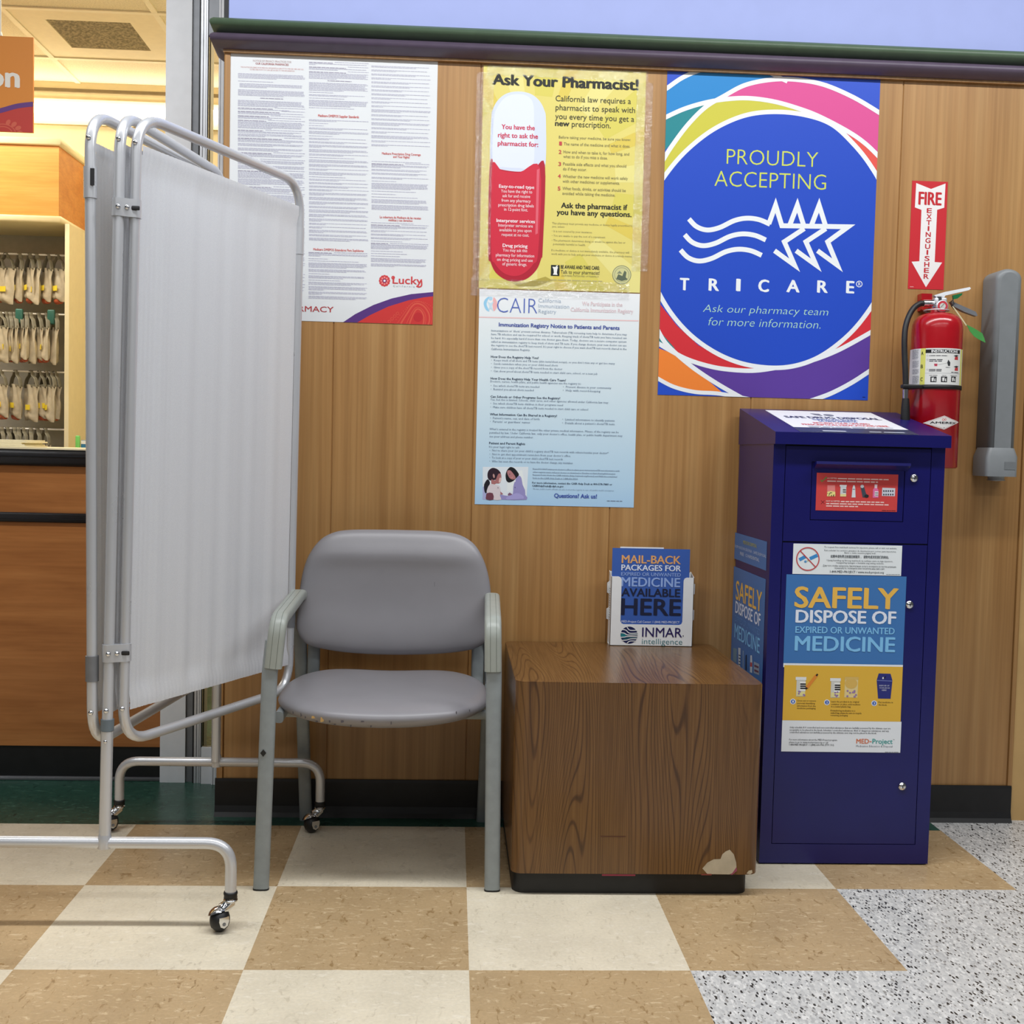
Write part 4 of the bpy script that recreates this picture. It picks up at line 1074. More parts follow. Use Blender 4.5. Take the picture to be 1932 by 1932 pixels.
# white notice sticker
sh = Sheet(fz(1480, 1020, 240 / 1932), on_wall(FY - .0002)); TX = (40, 48, 58)
sh.rect(128, 60, 1780, 520, (230, 236, 238), 1)
sh.ring(354, 278, 170, 172, 15, (196, 62, 66), 4); sh.stroke([(242, 158), (470, 400)], 15, (196, 62, 66), 4)
sh.stroke([(225, 292), (320, 240)], 52, (62, 140, 204), 2); sh.stroke([(385, 275), (500, 222)], 52, (62, 140, 204), 2); sh.stroke([(345, 312), (380, 294)], 22, (190, 196, 150), 2); sh.ellipse(318, 318, 20, 18, (92, 150, 200), 3)
for t, x0, y0, x1, cp in (('To request free mail-back services for injectors, please call or visit our website.', 604, 108, 1708, 24), ('Para solicitar los servicios gratuitos de devolución por correo para inyectores,', 604, 158, 1698, 24), ('llame o visite nuestra página web.', 910, 196, 1390, 24),
                          ('如需申请免费注射器回邮服务 ， 请致电或浏览我们的网站。', 700, 256, 1585, 34), ('Upang humiling ng libreng mail-back na serbisyo para sa mga injectors,', 640, 308, 1645, 24), ('mangyaring tawagan o bisitahin ang aming website.', 785, 345, 1510, 24),
                          ('Для того чтобы запросить бесплатную услугу возврата по почте шприцев,', 582, 390, 1700, 24), ('пожалуйста, позвоните или посетите наш веб-сайт.', 762, 428, 1525, 24), ('1-844-MED-PROJECT / www.med-project.org', 690, 485, 1508, 34)):
    sh.text(t, x0, y0, x1, cp, TX, bold=.012 if cp == 34 else .0, res=1)
sh.greek(1545, 505, 1752, 520, 1, (90, 96, 100), .4, 1.0)
sh.build('white_sticker', db, label='white notice with crossed out injector symbol')
# main poster on the door
PZ = 430 / 1932
sh = Sheet(fz(1370, 1060, PZ), on_wall(FY - .0006)); BL = (62, 116, 178); YL = (224, 178, 62); SK = (128, 192, 236)
sh.rect(497, 115, 1497 + 16, 880, BL, 1); sh.rect(484, 866, 1497, 900, (232, 236, 240), 1.5); sh.rect(484, 882, 1487, 1348, YL, 3); sh.rect(470, 1348, 1480, 1612, (230, 234, 238), 2)
sh.text('SAFELY', 582, 384, 1450, 172, (232, 184, 84), bold=.032, layer=4); sh.text('DISPOSE OF', 590, 512, 1434, 104, (226, 232, 244), bold=.036, layer=4)
sh.text('EXPIRED OR UNWANTED', 586, 600, 1425, 54, SK, bold=.022, layer=4); sh.text('MEDICINE', 582, 750, 1425, 122, SK, bold=.03, layer=4)
def vial(x, y, s_=1.0):
    sh.rect(x, y + 20, x + 76 * s_, y + 165, (208, 208, 200), 4); sh.rect(x - 6, y, x + 84 * s_, y + 26, (228, 230, 228), 5); sh.rect(x + 28, y + 40, x + 78 * s_, y + 118, (240, 240, 236), 5); sh.rect(x + 2, y + 122, x + 74 * s_, y + 160, (230, 220, 150), 5)
    for k in range(3): sh.rect(x + 32, y + 54 + 18 * k, x + 80 * s_, y + 66 + 18 * k, (24, 24, 28), 6)
    for k in range(5): sh.ellipse(x + 8 + 60 * random.random(), y + 115 + 42 * random.random(), 9, 8, (150, 120, 170), 6, 8)
vial(594, 975); vial(886, 985)
sh.stroke([(682, 1068), (765, 960)], 26, (224, 138, 50), 5); sh.stroke([(762, 966), (774, 950)], 14, (30, 24, 20), 6); sh.poly([(670, 1058), (694, 1070), (672, 1082)], (30, 24, 20), 6)
sh.rect(1003, 985, 1115, 1150, (226, 204, 142), 4); sh.ellipse(1058, 1030, 52, 44, (216, 178, 92), 5); sh.rect(1003, 975, 1122, 998, (214, 180, 100), 5)
for k in range(9): sh.ellipse(1012 + 92 * random.random(), 1085 + 58 * random.random(), 9, 8, (150, 120, 170), 6, 8)
sh.poly([(1292, 945), (1392, 948), (1408, 1005), (1392, 1160), (1286, 1158), (1274, 1003)], (40, 46, 120), 4); sh.stroke([(1276, 1004), (1406, 1010)], 5, (120, 130, 190), 5); sh.poly([(1320, 990), (1355, 965), (1345, 985)], (16, 18, 40), 6); sh.rect(1322, 976, 1334, 992, (230, 230, 236), 6)
for t, x0, y0, x1 in (('DISPOSE OF', 1296, 1053, 1380), ('YOUR DRUGS', 1296, 1073, 1384), ('HERE', 1318, 1092, 1356)): sh.text(t, x0, y0, x1, 11, (226, 228, 240), layer=6, res=1)
for x, y, t in ((565, 1183, '1'), (853, 1190, '2'), (1253, 1198, '3')):
    sh.ellipse(x, y, 24, 24, (226, 230, 240), 4); sh.ellipse(x, y, 17, 17, (52, 96, 176), 5); sh.text(t, x - 5, y + 9, x + 5, 18, (236, 238, 246), layer=6, bold=.03)
DKB = (74, 56, 24)
for t, x0, y0, x1 in (('Cross out or remove', 600, 1182, 760), ('personal identifying', 600, 1204, 752), ('information from the', 600, 1226, 758), ('medicine packaging', 600, 1246, 757), ('Leave the product in its original', 888, 1190, 1124), ('container or place solid medicine', 888, 1212, 1136), ('in a sealed plastic bag.', 888, 1232, 1056),
                      ('If transferring medication to a', 884, 1266, 1092), ('sealed bag, please be sure to recycle', 884, 1286, 1145), ('remaining packaging.', 884, 1306, 1032), ('Put medicine in', 1290, 1196, 1412), ('the kiosk.', 1290, 1218, 1362)):
    sh.text(t, x0, y0, x1, 14, DKB, bold=.012, layer=4, res=1)
for t, x0, y0, x1 in (('Only schedule II-V controlled and non-controlled substances that are lawfully possessed by the ultimate user are', 537, 1408, 1392), ('acceptable to be placed in the kiosk. Schedule I controlled substances, illicit or dangerous substances, and any', 537, 1430, 1378), ('controlled substances not lawfully possessed by the ultimate user may not be placed in the kiosk.', 537, 1450, 1274),
                      ('For more information about the MED-Project program,', 533, 1512, 942), ('please to go to www.med-project.org or call', 533, 1534, 862), ('1-844-MED-PROJECT / 1-(844)-633-7765 (TTY: 711)', 533, 1555, 912)):
    sh.text(t, x0, y0, x1, 14, (40, 44, 54), bold=.01, layer=4, res=1)
sh.text('MED', 1102, 1538, 1208, 38, (214, 116, 72), bold=.03, layer=4); sh.rect(1213, 1520, 1232, 1527, (214, 116, 72), 4)
sh.text('Project', 1238, 1540, 1408, 40, (60, 160, 154), bold=.02, layer=4); sh.text('TM', 1412, 1511, 1426, 8, (60, 70, 80), layer=4, res=1); sh.text('Medication Education & Disposal', 1100, 1568, 1408, 16, (104, 110, 120), layer=4, res=1)
sh.greek(1345, 1606, 1460, 1618, 1, (110, 114, 120), .4, 1.0)
sh.build('door_poster', db, label='blue, yellow and white disposal poster')
# labels on the left side
sidez = zoom(1375, 990, 100 / 690.0, 0, FX0)
sh = Sheet(sidez, lambda u, v, l: (FX0 - .0004 - l, u, v)); BL2 = (70, 112, 172)
def quad(sh, pts, c, l=1):
    q = [sh.P(*p) for p in pts]; u0 = (q[0][0] + q[3][0]) / 2; u1 = (q[1][0] + q[2][0]) / 2; v1 = (q[0][1] + q[1][1]) / 2; v0 = (q[2][1] + q[3][1]) / 2
    sh.poly_uv([(u0, v0), (u1, v0), (u1, v1), (u0, v1)], c, l); return u0, u1, v0, v1
quad(sh, [(85, 98), (503, 222), (487, 605), (75, 435)], BL2)
sh.text('MEDICINE DISPOSAL', 190, 245, 370, 42, (170, 170, 96), bold=.02, slope=.28); sh.text('DISPOSICION SEGURA · SAFE DISPOSAL', 85, 292, 492, 34, (198, 208, 224), slope=.30, res=1); sh.text('FREE · CONFIDENTIAL', 152, 392, 402, 40, (198, 208, 224), bold=.01, slope=.32, res=1)
sh.build('side_label', cb, label='small blue label on the side')
sh = Sheet(sidez, lambda u, v, l: (FX0 - .0004 - l, u, v))
u0, u1, v0, v1 = quad(sh, [(70, 545), (487, 703), (455, 1500), (40, 1400)], BL2); sh.poly_uv([(u0, .39), (u1, .39), (u1, v0 + .001), (u0, v0 + .001)], BL2, 1)
sh.text('SAFELY', 95, 965, 430, 240, (232, 184, 84), bold=.02, slope=.36); sh.text('DISPOSE OF', 90, 1140, 415, 150, (226, 232, 244), bold=.02, slope=.42)
sh.text('EXPIRED OR UNWANTED', 85, 1250, 408, 75, (96, 142, 200), bold=.012, slope=.45); sh.text('MEDICINE', 78, 1462, 405, 180, SK, bold=.01, slope=.46)
sh.poly([(62, 1600), (110, 1615), (104, 1800), (60, 1770)], (110, 140, 160), 2); sh.poly([(128, 1600), (158, 1608), (152, 1850), (128, 1830)], (200, 206, 214), 2)
for k in range(4): sh.poly([(134, 1690 + 40 * k), (156, 1697 + 40 * k), (156, 1710 + 40 * k), (134, 1702 + 40 * k)], (30, 40, 60), 3)
sh.poly([(186, 1640), (200, 1640), (198, 1880), (184, 1875)], (130, 150, 180), 2); sh.poly([(222, 1700), (240, 1690), (240, 1900), (218, 1890)], (30, 50, 80), 2)
sh.poly([(286, 1700), (305, 1700), (312, 1800), (308, 1930), (280, 1920), (282, 1790)], (200, 206, 214), 2); sh.poly([(284, 1790), (310, 1795), (309, 1850), (282, 1845)], (190, 80, 80), 3)
sh.poly([(330, 1780), (402, 1815), (400, 1960), (328, 1930)], (150, 160, 176), 2)
for k in range(2): sh.poly([(338, 1820 + 60 * k), (394, 1845 + 60 * k), (394, 1870 + 60 * k), (338, 1848 + 60 * k)], (110, 70, 90), 3)
sh.build('side_poster', cb, label='blue disposal poster on the side')
# sheet lying on the slanted top
def art_lid(x, y):
    d = CAM_ROWS.T @ np.array([(1390 + x * .17598 - 966) / FOCAL, (760 + y * .17598 - 966) / FOCAL, 1.0])
    t = (1.1285 + .188 * (CAM_POS[1] - .150) - CAM_POS[2]) / (d[2] - .188 * d[1]); p = CAM_POS + t * d; return (p[0], p[1])
sh = Sheet(art_lid, lambda u, v, l: (u, v, sl(v) + .0012 + l))
lx0, lx1 = art_lid(640, 282)[0], art_lid(1880, 312)[0]; ly0, ly1, lyt = .1535, art_lid(1200, 278)[1], min(.51, art_lid(800, 60)[1])
for ya, yb3, c_ in ((ly0, ly1, (44, 56, 84)), (ly1, lyt, (236, 238, 242))):
    sh.mb.add([(lx0, ya, sl(ya) + .001), (lx1, ya, sl(ya) + .001), (lx1, yb3, sl(yb3) + .001), (lx0, yb3, sl(yb3) + .001)], [(0, 1, 2, 3)], ink(c_, .35))
sh.mb.add([(lx0, ly0, sl(ly0) + .0002), (lx1, ly0, sl(ly0) + .0002), (lx1, lyt, sl(lyt) + .0002), (lx0, lyt, sl(lyt) + .0002)], [(3, 2, 1, 0)], ink((236, 238, 242), .35))
Wd = lx1 - lx0; Hd = lyt - ly0
def lid_text(t, fx0, fx1, fy, cap, c, bold=.02):
    q = Sheet(lambda x, y: (x, y), sh.to3d); q.mb = sh.mb; q.text(t, lx0 + Wd * fx0, ly0 + Hd * fy, lx0 + Wd * fx1, -cap * Hd, c, bold=bold, layer=1, res=2)
lid_text('SAFE DRUG DISPOSAL', .08, .95, .63, .09, (52, 58, 96), .035); lid_text('ELIMINACIÓN SEGURA', .30, .70, .55, .055, (84, 106, 170)); lid_text('DE MEDICAMENTOS', .33, .67, .475, .055, (84, 106, 170))
lid_text('RETURN YOUR UNUSED', .25, .75, .385, .06, (214, 96, 100)); lid_text('PRESCRIPTION MEDICATIONS HERE', .12, .88, .30, .06, (214, 96, 100))
q = Sheet(lambda x, y: (x, y), sh.to3d); q.mb = sh.mb
random.seed(3); q.greek(lx0 + Wd * .14, ly0 + Hd * .27, lx0 + Wd * .9, ly0 + Hd * .19, 2, (170, 178, 196), .4, .9)
q.poly([(lx0 + Wd * .40, ly0 + Hd * .80), (lx0 + Wd * .46, ly0 + Hd * .76), (lx0 + Wd * .46, ly0 + Hd * .86), (lx0 + Wd * .38, ly0 + Hd * .88)], (110, 114, 130), 1); q.ellipse(lx0 + Wd * .53, ly0 + Hd * .81, .014, .018, (120, 124, 140), 1)
q.greek(lx0 + Wd * .20, ly0 + Hd * .075, lx0 + Wd * .40, ly0 + Hd * .03, 1, (206, 212, 222), .7, 1.0); q.greek(lx0 + Wd * .60, ly0 + Hd * .075, lx0 + Wd * .92, ly0 + Hd * .03, 1, (206, 212, 222), .5, 1.0)
tag(sh.build('paper_notice'), 'white safe drug disposal notice lying on the slanted blue cabinet top', 'notice')

# ================================================================== fire extinguisher, its sign and bracket
M['red'] = plain('red_enamel', (170, 16, 28), 0.22, var=0.03, coat=.3)
M['rubber'] = plain('black_rubber', (20, 20, 21), .5, var=.2, scale=60)
EC = Vector((1.298, .455, 0)); ER = .0690
ex = thing('fire_extinguisher', 'red fire extinguisher with black hose hanging on the wood wall behind the blue cabinet', 'fire extinguisher', (EC.x, EC.y, 1.044))
b = MB(); b.lathe([(0, 1.047), (ER - .004, 1.044), (ER, 1.048), (ER, 1.432), (ER * .985, 1.445), (ER * .93, 1.457), (ER * .82, 1.467), (ER * .62, 1.475), (ER * .36, 1.4795), (ER * .30, 1.481), (.0205, 1.482), (.0205, 1.492), (0, 1.492)], EC, M['red'], 64)
b.build('cylinder', ex)
ez = zoom(1660, 520, 220 / 1932.0, 1, .44)
def E3(x, y, yy=.44): p = survey(1, yy, 1660 + x * 220 / 1932.0, 520 + y * 220 / 1932.0); return Vector(p)
b = MB(); b.lathe([(.016, 1.488), (.018, 1.494), (.018, 1.505), (.013, 1.509), (.013, 1.524), (0, 1.524)], EC, M['chrome'], 20)
b.rbox((EC.x - .014, EC.y - .012, 1.497), (EC.x + .021, EC.y + .012, 1.522), .004, M['alu'], 2)
b.lathe([(.0345, 1.4845), (.036, 1.486), (.0345, 1.4875)], EC + Vector((-.004, 0, 0)), M['alu'], 24)
b.build('valve', ex)
b = MB(); b.prism([E3(x, y, .447) for x, y in ((900, 325), (1080, 270), (1490, 190), (1510, 212), (1480, 240), (1085, 330), (1062, 372), (962, 375))], (0, .016, 0), M['white_paint']); b.build('lever', ex, label='pale metal squeeze lever')
b = MB(); b.prism([E3(x, y, .447) for x, y in ((1180, 430), (1245, 445), (1590, 598), (1622, 660), (1600, 672), (1560, 658), (1400, 600), (1230, 512))], (0, .016, 0), M['alu_grey']); b.build('handle', ex, label='grey carrying handle')
gc = E3(1040, 505, .428); b = MB(); b.lathe([(.0, 0), (.0165, 0), (.0172, .003), (.0160, .016), (0, .016)], gc, M['alu'], 28, axis='y')
ga = b.build('gauge', ex)
b = MB(); b.disc(gc + Vector((0, -.0004, 0)), .0145, (0, -1, 0), ink((198, 58, 70)), 28); b.disc(gc + Vector((0, -.0008, 0)), .0085, (0, -1, 0), ink((206, 206, 200)), 20)
b.add([gc + Vector(v) for v in ((-.006, -.0012, -.002), (.003, -.0012, .008), (.005, -.0012, .006), (-.004, -.0012, -.004))], [(0, 1, 2, 3)], ink((150, 150, 146))); b.build('dial', ga)
b = MB(); p0, p1 = E3(722, 460, .455), E3(895, 458, .455); b.tube([p0, p1], .0098, M['chrome'], 16); b.build('hose_coupling', ex)
b = MB(); hp = catmull([E3(x, y, yy) for x, y, yy in ((735, 460, .455), (660, 468, .452), (560, 540, .448), (478, 680, .44), (425, 860, .432), (408, 1080, .425), (412, 1340, .42), (424, 1600, .415), (432, 1880, .412))], 8)
b.tube(hp, .0080, M['rubber'], 14); hs = b.build('hose', ex)
Ez8 = lambda x, y, yy: Vector(survey(1, yy, 1670 + x * .13453, 640 + y * .13453))
b = MB(); f0, f1 = Ez8(288, 705, .412), Ez8(288, 832, .411); b.tube([f0, f1], .0082, M['chrome'], 14); b.build('ferrule', hs)
b = MB(); n0, n1, n2 = Ez8(288, 830, .411), Ez8(285, 960, .410), Ez8(282, 1150, .409); b.tube([n0, n1, n2, n2 + Vector((0, 0, -.06))], .01, M['rubber'], 18, radii=[.0092, .0118, .0130, .0135]); b.build('nozzle', hs)
b = MB(); zs0, zs1 = Ez8(700, 694, .39).z, Ez8(700, 638, .39).z
b.lathe([(ER + .0004, zs0), (ER + .0026, zs0), (ER + .0026, zs1), (ER + .0004, zs1)], EC, M['rubber'], 64)
b.rbox((hp[-1].x - .013, hp[-1].y - .012, zs0), (EC.x - ER * .80, hp[-1].y + .010, zs1), .003, M['rubber'], 2); b.build('strap', ex, label='black hose strap')
def art_cyl(ox, oy, sc):
    def art(x, y):
        d = CAM_ROWS.T @ np.array([(ox + x * sc - 966) / FOCAL, (oy + y * sc - 966) / FOCAL, 1.0])
        o = CAM_POS[:2] - np.array(EC[:2]); a = d[0] ** 2 + d[1] ** 2; h = o[0] * d[0] + o[1] * d[1]; disc = h * h - a * (o @ o - ER ** 2)
        t = (-h - math.sqrt(max(disc, 0))) / a; p = CAM_POS + t * d; return (ER * math.atan2(p[0] - EC.x, -(p[1] - EC.y)), p[2])
    return art
def cyl3(u, v, l): a = u / ER; r = ER + .0004 + l; return (EC.x + r * math.sin(a), EC.y - r * math.cos(a), v)
s = Sheet(art_cyl(1660, 520, 220 / 1932.0), cyl3); s.LIFT = .00015; s.strip = .004
def band(u0, u1, v0, v1, c, l=1, n_=16):
    for k in range(n_):
        a, b_ = u0 + (u1 - u0) * k / n_, u0 + (u1 - u0) * (k + 1) / n_; s.poly_uv([(a, v0), (b_, v0), (b_, v1), (a, v1)], c, l)
vt, vb = s.P(1000, 1200)[1], s.P(1000, 1805)[1]; um = s.P(760, 1500)[0]; ur = s.P(1325, 1500)[0]
uy = s.P(672, 1500)[0]
band(uy - .075, ur + .06, vb, vt, (226, 226, 222), 1, 40); band(uy, um - .001, vb, vt, (222, 220, 110), 2, 4); band(ur, ur + .012, vb, vt, (222, 220, 110), 2, 4)
s.rect(760, 1222, 1322, 1282, (24, 25, 28), 2, nsub=12); s.text('INSTRUCTIONS', 858, 1272, 1285, 42, (232, 232, 232), bold=.05, layer=3)
for t, x, y in (('A', 690, 1318), ('B', 682, 1535), ('C', 676, 1748)): s.text(t, x, y, x + 32, 58, (30, 32, 28), bold=.03, layer=3)
for x0, y0, x1, y1, n_ in ((820, 1318, 1140, 1338, 1), (820, 1382, 1040, 1430, 2), (815, 1545, 1030, 1592, 2), (820, 1645, 960, 1660, 1), (1030, 1648, 1100, 1660, 1), (1170, 1650, 1280, 1664, 1), (1180, 1592, 1305, 1612, 1), (1090, 1512, 1165, 1528, 1)): s.greek(x0, y0, x1, y1, n_, (70, 72, 76), .6, .95)
for y in (1325, 1395, 1558): s.ring(790, y, 12, 12, 3, (120, 120, 124), 2, 16)
for y0, y1, n_ in ((1235, 1390, 9), (1420, 1530, 7), (1555, 1640, 5), (1665, 1790, 7)): s.greek(545, y0, 650, y1, n_, (150, 152, 154), .55, .9)
s.poly([(898, 1460), (955, 1460), (950, 1500), (905, 1500)], (186, 60, 84), 2); s.stroke([(960, 1478), (1115, 1448)], 4, (120, 120, 120), 2); s.poly([(1115, 1445), (1132, 1392), (1165, 1440), (1160, 1498), (1130, 1498)], (50, 52, 54), 2)
for cy in (1360, 1540): s.poly([(1240, cy - 10), (1290, cy - 20), (1290, cy + 40), (1235, cy + 36)], (190, 60, 64), 2); s.poly([(1220, cy - 30), (1260, cy - 45), (1300, cy - 35), (1262, cy - 12)], (46, 48, 50), 3)
s.rect(752, 1612, 1318, 1618, (170, 172, 176), 2, nsub=8)
for x in (838, 1012, 1178):
    w_ = 100 if x < 1100 else 76; s.rect(x, 1672, x + w_, 1765, (28, 29, 34), 2, nsub=3); s.poly([(x + w_ * .2, 1690), (x + w_ * .6, 1686), (x + w_ * .5, 1750), (x + w_ * .2, 1748)], (226, 226, 222), 3); s.poly([(x + w_ * .62, 1730), (x + w_ * .8, 1690), (x + w_ * .86, 1752), (x + w_ * .7, 1752)], (226, 226, 222), 3)
s.build('instruction_label', ex, label='white instruction label with yellow strips')
s = Sheet(art_cyl(1670, 640, .13453), cyl3); s.LIFT = .00015; s.strip = .004
dm = [(530, 1175), (690, 1120), (830, 1072), (930, 1118), (1025, 1165), (925, 1218), (825, 1267), (680, 1220)]
s.poly(dm, (228, 224, 220), 1); s.stroke([(560, 1174), (830, 1085), (1005, 1165), (825, 1254)], 3, (190, 70, 70), 2, closed=True)
s.text('AMEREX', 628, 1182, 985, 28, (24, 26, 34), bold=.05, layer=3); s.ring(815, 1128, 14, 14, 6, (214, 80, 74), 2, 14); s.ring(845, 1126, 10, 14, 5, (214, 80, 74), 2, 14); s.ellipse(825, 1240, 6, 6, (40, 40, 44), 2, 8)
s.build('brand_label', ex, label='white diamond maker label')
b = MB(); b.prism([E3(x, y, .43) for x, y in ((1200, 510), (1215, 505), (1290, 600), (1440, 815), (1430, 835), (1270, 610))], (0, .0008, 0), ink((206, 200, 160)))
b.prism([E3(x, y, .43) for x, y in ((1438, 812), (1560, 870), (1700, 958), (1735, 1050), (1752, 1112), (1640, 1058), (1560, 1005), (1490, 920))], (0, .0010, 0), plain('tag_green', (70, 150, 72), .45))
b.prism([E3(x, y, .436) for x, y in ((1215, 325), (1370, 288), (1362, 320), (1290, 378), (1222, 392))], (0, .008, 0), plain('seal_green', (16, 108, 62), .35))
b.tube([E3(1180, 430, .436), E3(1210, 400, .436), E3(1225, 470, .436), E3(1190, 500, .436), E3(1240, 560, .436)], .0020, M['rubber'], 6); b.build('inspection_tag', ex, label='green inspection tag and seal')
br = MB(); br.box(tuple(E3(690, 400, .52)), (E3(870, 300, .52).x, .5496, E3(870, 300, .52).z), M['red']); br.box((E3(690, 580, .52).x, .515, E3(690, 575, .52).z), (E3(880, 580, .52).x, .5496, E3(690, 400, .52).z), M['red'])
br.box((E3(690, 580, .52).x, .475, E3(690, 580, .52).z), (E3(880, 580, .52).x, .53, E3(690, 580, .52).z + .003), M['red'])
tag(br.build('wall_bracket'), 'small red steel bracket on the wall behind the extinguisher valve', 'bracket')

def poster_sheet(corners, art, paper, yb=.5490, t=.0007):
    q = [survey(1, yb, *c) for c in corners]
    X0, X1 = (q[0][0] + q[3][0]) / 2, (q[1][0] + q[2][0]) / 2; Zt, Zb_ = (q[0][2] + q[1][2]) / 2, (q[2][2] + q[3][2]) / 2
    s = Sheet(art, on_wall(yb)); s.mb.box((X0, yb, Zb_), (X1, yb + t, Zt), paper); s.ext = (X0, Zb_, X1, Zt); return s
s = poster_sheet([(1722, 341), (1789, 343), (1779.5, 546.5), (1712, 545)], zoom(1670, 320, .31056), ink((200, 38, 48)))
WH = (238, 234, 232)
s.poly([(188, 82), (278, 118), (366, 85), (358, 232), (315, 245), (300, 562), (345, 565), (247, 715), (160, 560), (207, 557), (220, 245), (180, 230)], WH, 1)
s.text('FIRE', 203, 212, 338, 76, (196, 34, 44), bold=.035)
for k, chx in enumerate('EXTINGUISHER'):
    y = 263 + 36.3 * k; xc_ = 267 - 1.75 * k; w_ = 8 if chx == 'I' else 29
    s.text(chx, xc_ - w_ / 2, y, xc_ + w_ / 2, 28, (196, 34, 44), bold=.03)
s.greek(150, 708, 172, 716, 1, (232, 160, 160), .5, 1.0)
tag(s.build('extinguisher_sign'), 'red fire extinguisher sign with white downward arrow above the extinguisher', 'sign')

# ================================================================== grey wall dispenser
dg = plain('dispenser_grey', (124, 128, 130), .45, var=.03)
dp = thing('cup_dispenser', 'long grey plastic dispenser tube mounted on the wall right of the fire extinguisher', 'dispenser', (1.505, .50, 1.02))
b = MB(); x0, x1, zt_, zl = 1.4670, 1.5435, 1.612, 1.105; xc_ = (x0 + x1) / 2; r = (x1 - x0) / 2
out2 = [(x0, zl)] + [(xc_ - r * math.cos(math.radians(a)), zt_ - r * .72 + r * .72 * math.sin(math.radians(a))) for a in range(0, 181, 10)] + [(x1, zl)]
rings = []
for y, ins in ((.549, 0), (.476, 0), (.468, .003), (.464, .008), (.463, .014)):
    rings.append([(xc_ + (x - xc_) * (1 - ins / r), y, zl if z == zl else z - ins * .8) for x, z in out2])
k = len(out2); vs = sum(rings, [])
b.add(vs, [(q * k + i, q * k + (i + 1) % k, (q + 1) * k + (i + 1) % k, (q + 1) * k + i) for q in range(len(rings) - 1) for i in range(k)], dg, True)
b.add(rings[-1], [list(range(k))], dg); b.build('tube', dp)
b = MB(); A_, B_ = rrect(1.4665, 1.5440, .463, .549, .012, 1.1055, 4), rrect(1.4560, 1.5490, .452, .549, .012, 1.080, 4)
C_ = rrect(1.4560, 1.5490, .452, .549, .012, 1.024, 4); k = len(A_)
b.add(A_ + B_ + C_, [(q * k + i, q * k + (i + 1) % k, (q + 1) * k + (i + 1) % k, (q + 1) * k + i) for q in range(2) for i in range(k)], dg, True); b.add(C_, [list(range(k))[::-1]], dg); b.add(A_, [list(range(k))], dg)
b.box((1.508, .4512, 1.044), (1.540, .4522, 1.066), plain('dispenser_inset', (112, 116, 118), .5)); b.build('collar', dp)
b = MB(); b.lathe([(.024, 1.026), (.022, 1.016), (.026, 1.012), (.0, 1.010)], (1.508, .50, 0), plain('paper_cup', (176, 176, 172), .5), 20); tag(b.build('paper_cup'), 'rim of a pale paper cup poking out below the grey wall dispenser', 'cup')
# ================================================================== wall posters
random.seed(11)
# ---- privacy notice
z3 = zoom(420, 80, .28475)
s = poster_sheet([(433.7, 98.5), (825.7, 114.7), (816.6, 612.4), (424.5, 601.5)], z3, plain('poster_white', (222, 225, 227), .42, var=.01, scale=6))
s.clip = s.ext
TG, TR_, TH = (188, 187, 206), (196, 112, 104), (150, 140, 150)
s.text('NOTICE OF PRIVACY PRACTICES FOR', 202, 128, 456, 13, (186, 160, 158), bold=.0, res=2); s.text('OUR CALIFORNIA PHARMACIES', 219, 147, 438, 13, (176, 116, 116), bold=.025, res=2)
s.text('THIS NOTICE DESCRIBES HOW MEDICAL INFORMATION ABOUT YOU MAY BE USED AND DIS-', 120, 168, 538, 9, (206, 150, 146), res=1); s.text('CLOSED AND HOW YOU CAN GET ACCESS TO THIS INFORMATION.', 180, 184, 478, 9, (206, 150, 146), res=1)
LH = 7.15
def block(x0, x1, y0, n, head=0, last=.6, c=TG, indent=0):
    if head:
        s.greek(x0, y0, x0 + (x1 - x0) * head, y0 + LH, 1, (158, 152, 172), .62, 1.0)
        s.greek(x0 + (x1 - x0) * (head + .03), y0 + LH * .12, x1, y0 + LH * 1.12, 1, c, .46, 1.0); y0 += LH; n -= 1
    if n > 0: s.greek(x0, y0, x1, y0 + LH * n, n, c, .46, last, indent=indent)
y = 202
for n, hd, gap, ind in ((5, 0, 14, 0), (1, 0, 10, 0), (4, 0, 12, 10), (6, 0, 14, 0)):
    block(103 + ind, 549, y, n, hd, random.uniform(.3, .9)); y += n * LH + gap
s.greek(250, y, 402, y + LH, 1, (158, 152, 172), .6, 1.0); y += LH + 6
for n, hd, gap in ((6, 0, 8), (2, .52, 8), (3, .62, 8), (3, .46, 8), (8, .42, 8), (3, .38, 3), (3, 0, 7), (4, .66, 6), (3, 0, 9), (3, 0, 10), (4, .5, 14), (5, .3, 4), (4, 0, 9), (7, .6, 3), (6, 0, 9), (5, .5, 8), (9, .4, 9), (6, .4, 8), (7, .35, 8), (9, .4, 8), (8, .4, 8), (9, .3, 9), (8, .35, 8), (9, .4, 8), (8, .4, 8), (9, .3, 8), (8, .4, 8)):
    if y + n * LH > 1705: break
    block(102, 546, y, n, hd, random.uniform(.25, .9)); y += n * LH + gap
y = 128
for n, hd, gap in ((3, .40, 10), (3, .62, 10), (7, .62, 10)):
    block(573, 968, y, n, hd, random.uniform(.1, .5)); y += n * LH + gap
s.greek(695, y, 855, y + LH, 1, (158, 152, 172), .6, 1.0); y += LH + 4
for n, hd, gap in ((8, 0, 6), (1, .48, 9), (2, 0, 8), (1, .56, 8), (6, 0, 6), (1, 0, 0)):
    block(573, 965, y, n, hd if n > 1 or hd == 0 else 0, random.uniform(.4, .8)); y += n * LH + gap
s.text('Medicare DMEPOS Supplier Standards', 633, 493, 903, 16, (206, 96, 92), bold=.022, res=2)
y = 508
for k in range(60):
    n = random.choice((1, 2, 2, 2, 3, 3)); 
    if y + n * LH > 1325: break
    block(573, 970, y, n, 0, random.uniform(.15, .85)); y += n * LH + 8.4
